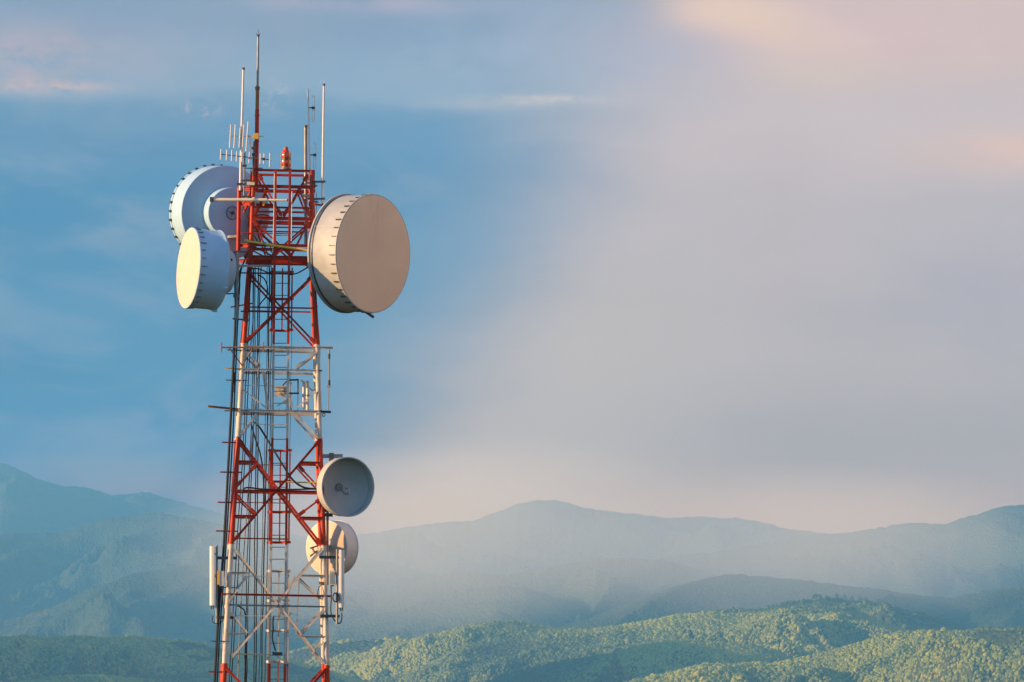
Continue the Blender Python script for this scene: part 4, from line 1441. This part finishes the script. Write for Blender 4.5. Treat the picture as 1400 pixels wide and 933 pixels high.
# bearing and height of a sky direction, in units of the mountain view: u to the right, h above eye level
u_ = mth('MULTIPLY', mth('DIVIDE', dx, ymax), FPX)
h_ = mth('MULTIPLY', mth('DIVIDE', dz, ymax), FPX)
X = mth('ADD', u_, 700)
Y = mth('SUBTRACT', EYE, h_)


def wnoise(sx, sy, seed, detail=4, rough=.55, dist=0.0):
    cx = wt.nodes.new('ShaderNodeCombineXYZ')
    lk(cx, 0, mth('DIVIDE', X, sx))
    lk(cx, 1, mth('DIVIDE', Y, sy))
    cx.inputs[2].default_value = seed
    n = wt.nodes.new('ShaderNodeTexNoise')
    n.inputs['Scale'].default_value = 1
    n.inputs['Detail'].default_value = detail
    n.inputs['Roughness'].default_value = rough
    n.inputs['Distortion'].default_value = dist
    wt.links.new(cx.outputs[0], n.inputs['Vector'])
    return n.outputs[0]


def vramp(y, stops):
    n = wt.nodes.new('ShaderNodeValToRGB')
    f = mth('DIVIDE', mth('ADD', y, 200), 1200, clamp=True)
    wt.links.new(f, n.inputs[0])
    el = n.color_ramp.elements
    n.color_ramp.interpolation = 'EASE'
    for i, (yy, c) in enumerate(stops):
        p = (yy + 200) / 1200
        e = el[i] if i < 2 else el.new(p)
        e.position, e.color = p, (*lin(*c), 1)
    return n.outputs[0]


nA = wnoise(420, 150, 3.1, 5)
nB = wnoise(260, 120, 9.4, 6, .6, .4)
nC = wnoise(130, 60, 5.7, 6, .6)
Yw = mth('ADD', Y, mth('MULTIPLY', mth('SUBTRACT', nA, .5), 90))
left = vramp(Yw, [(-200, (125, 152, 188)), (30, (136, 162, 188)), (132, (141, 171, 194)), (160, (112, 156, 187)), (300, (92, 148, 183)), (470, (97, 152, 184)), (620, (92, 149, 183)), (760, (110, 150, 178))])
right = vramp(Yw, [(-200, (206, 190, 192)), (40, (208, 190, 190)), (150, (198, 189, 192)), (300, (187, 183, 188)), (450, (180, 178, 182)), (600, (169, 170, 174)), (690, (176, 171, 173)), (740, (178, 171, 171))])
edge = mth('ADD', 905, mth('MULTIPLY', Y, -.66))
edge = mth('ADD', edge, mth('MULTIPLY', mth('SUBTRACT', nB, .5), 150))
msk = sstep(mth('SUBTRACT', X, edge), -230, 210)
col = wmix(msk, left, right)
# pale mottling of the cloud deck on the left
mott = mth('MULTIPLY', mth('SUBTRACT', 1, msk), sstep(wnoise(300, 140, 21.3, 6, .58, .6), .42, .72))
col = wmix(mth('MULTIPLY', mott, .52), col, lin(148, 170, 188))
deep = mth('MULTIPLY', mth('SUBTRACT', 1, msk), sstep(wnoise(520, 130, 33.9, 5, .55, .5), .5, .75))
col = wmix(mth('MULTIPLY', deep, .34), col, lin(82, 136, 172))
# warm core of the rain curtain, just inside its left edge
core = mth('MULTIPLY', sstep(mth('SUBTRACT', X, edge), 0, 190), mth('SUBTRACT', 1, sstep(mth('SUBTRACT', X, edge), 200, 620)))
core = mth('MULTIPLY', core, sstep(Y, 150, 520))
col = wmix(mth('MULTIPLY', core, .55), col, lin(193, 189, 187))


def blob(cx, cy, rx, ry, color, amt, tex=None, lo_=.35, hi_=.65, tilt=0.0):
    global col
    ax_ = mth('DIVIDE', mth('SUBTRACT', X, cx), rx)
    ay_ = mth('DIVIDE', mth('SUBTRACT', mth('ADD', Y, mth('MULTIPLY', mth('SUBTRACT', X, cx), tilt)), cy), ry)
    d = mth('ADD', mth('MULTIPLY', ax_, ax_), mth('MULTIPLY', ay_, ay_))
    g = mth('POWER', 2.71828, mth('MULTIPLY', d, -1))
    if tex is not None:
        g = mth('MULTIPLY', g, sstep(tex, lo_, hi_))
    col = wmix(mth('MULTIPLY', g, amt, clamp=True), col, lin(*color))


blob(40, 85, 120, 42, (186, 176, 186), .75, nC, .3, .6)
blob(30, 126, 90, 9, (196, 180, 182), .7, nC, .35, .6)
blob(230, 80, 130, 45, (168, 176, 196), .5, nB)
blob(480, 8, 150, 14, (186, 178, 196), .6, nC, .3, .6)
blob(660, 70, 240, 60, (160, 182, 204), .55, nB, .3, .6)
blob(715, 139, 95, 7, (188, 190, 196), .8, nC, .3, .6)
blob(640, 145, 50, 5, (176, 184, 192), .6, nC, .3, .6)
nD = wnoise(34, 20, 14.2, 8, .68, .8)
blob(262, 156, 22, 10, (196, 182, 190), .95, nD, .42, .58)
blob(368, 133, 18, 20, (178, 184, 196), .7, nD, .45, .62)
blob(350, 148, 16, 10, (172, 180, 192), .5, nD, .45, .62)
blob(60, 128, 70, 7, (204, 186, 186), .8, nD, .38, .6)
blob(25, 95, 50, 30, (190, 178, 186), .5, nD, .4, .65)
blob(740, 134, 70, 5, (198, 196, 198), .8, nD, .4, .6)
blob(820, 60, 120, 55, (178, 182, 200), .55, nB, .3, .6)
blob(1020, 22, 100, 34, (228, 202, 186), .95, nB, .25, .5, -.25)
blob(965, 12, 60, 26, (226, 200, 188), .8, None)
blob(1085, 34, 95, 22, (224, 202, 190), .6, nB, .25, .5, -.2)
blob(1120, 90, 90, 26, (210, 196, 186), .7, nB, .3, .6)
blob(1240, 40, 200, 36, (208, 186, 190), .7, nA, .3, .6)
blob(1350, 85, 90, 22, (208, 192, 188), .6, nC, .3, .6)
blob(1400, 198, 120, 28, (222, 194, 184), .9, nB, .28, .52)
blob(1310, 208, 70, 16, (206, 188, 186), .6, nC, .3, .55)
blob(1300, 420, 200, 140, (166, 168, 182), .5, nA)
blob(1050, 350, 60, 130, (188, 178, 182), .4, nB)
blob(250, 672, 200, 24, (150, 160, 172), .45, nA, .2, .5)
blob(140, 645, 110, 14, (132, 160, 178), .6, nA, .2, .5)
blob(560, 695, 140, 22, (198, 180, 172), .5, None)
blob(1000, 700, 150, 22, (188, 175, 173), .4, nA, .2, .5)
blob(1150, 708, 130, 26, (190, 176, 172), .4, nA, .2, .5)
blob(560, 330, 130, 60, (128, 164, 190), .5, nB, .3, .6)
cl = mth('MULTIPLY', mth('SUBTRACT', nC, .5), .10)
# the air in front of the sky adds its own light: ask the clouds behind it for what is left of their colour
air = mth('MINIMUM', mth('DIVIDE', hi.z * FPX, mth('MAXIMUM', h_, 20)), EXT)
trn = mth('POWER', 2.71828, mth('MULTIPLY', air, -HAZE_D))


def vmath(op, a, b=None, scale=None):
    n = wt.nodes.new('ShaderNodeVectorMath')
    n.operation = op
    for i, v in ((0, a), (1, b)):
        if v is None:
            continue
        if hasattr(v, 'is_linked'):
            wt.links.new(v, n.inputs[i])
        else:
            n.inputs[i].default_value = v
    if scale is not None:
        wt.links.new(scale, n.inputs['Scale'])
    return n.outputs[0]


veil = vmath('SCALE', AIRLIGHT, scale=mth('SUBTRACT', 1, trn))
col = vmath('SCALE', vmath('SUBTRACT', col, veil), scale=mth('DIVIDE', 1, trn))
col = vmath('MAXIMUM', col, (.004, .01, .02))
hs = wt.nodes.new('ShaderNodeVectorMath')
hs.operation = 'SCALE'
wt.links.new(col, hs.inputs[0])
wt.links.new(mth('MULTIPLY', mth('ADD', 1.0, cl), SKYGAIN * 1.0), hs.inputs['Scale'])
front = sstep(mth('ADD', mth('MULTIPLY', dx, .55), mth('MULTIPLY', dyy, .835)), .3, .7)
anti = mth('ADD', mth('MULTIPLY', dx, .98), mth('MULTIPLY', dyy, .196))
bank = mth('MULTIPLY', sstep(anti, .42, .85), mth('SUBTRACT', 1, sstep(dz, .35, .8)))
bc = wt.nodes.new('ShaderNodeRGB')
bc.outputs[0].default_value = (*[c * SKYGAIN * 1.9 for c in lin(255, 205, 172)], 1)
fin = wmix(front, sky.outputs[0], hs.outputs[0])
fin = wmix(bank, fin, bc.outputs[0])
wt.links.new(fin, bg.inputs[0])

# ================================================================== CAMERA / RENDER
cd = bpy.data.cameras.new('camera')
cam = bpy.data.objects.new('camera', cd)
C.objects.link(cam)
cd.sensor_width = 36
cd.lens = 36 * FPX / 1400
cd.shift_y = (EYE - 466.5) / 1400
cd.clip_start = .1
cd.clip_end = 80000
R3 = Matrix((VR, VU, -VF)).transposed()
cam.matrix_world = R3.to_4x4()
sc = bpy.context.scene
sc.camera = cam
sc.render.engine = 'CYCLES'
sc.cycles.volume_bounces = 1
sc.cycles.max_bounces = 6
sc.cycles.use_denoising = True
sc.cycles.denoiser = 'OPENIMAGEDENOISE'
sc.render.film_transparent = False
sc.view_settings.view_transform = 'Standard'
sc.view_settings.look = 'None'
sc.view_settings.exposure = math.log2(EXPO)
sc.view_settings.gamma = 1
sc.view_settings.use_curve_mapping = False
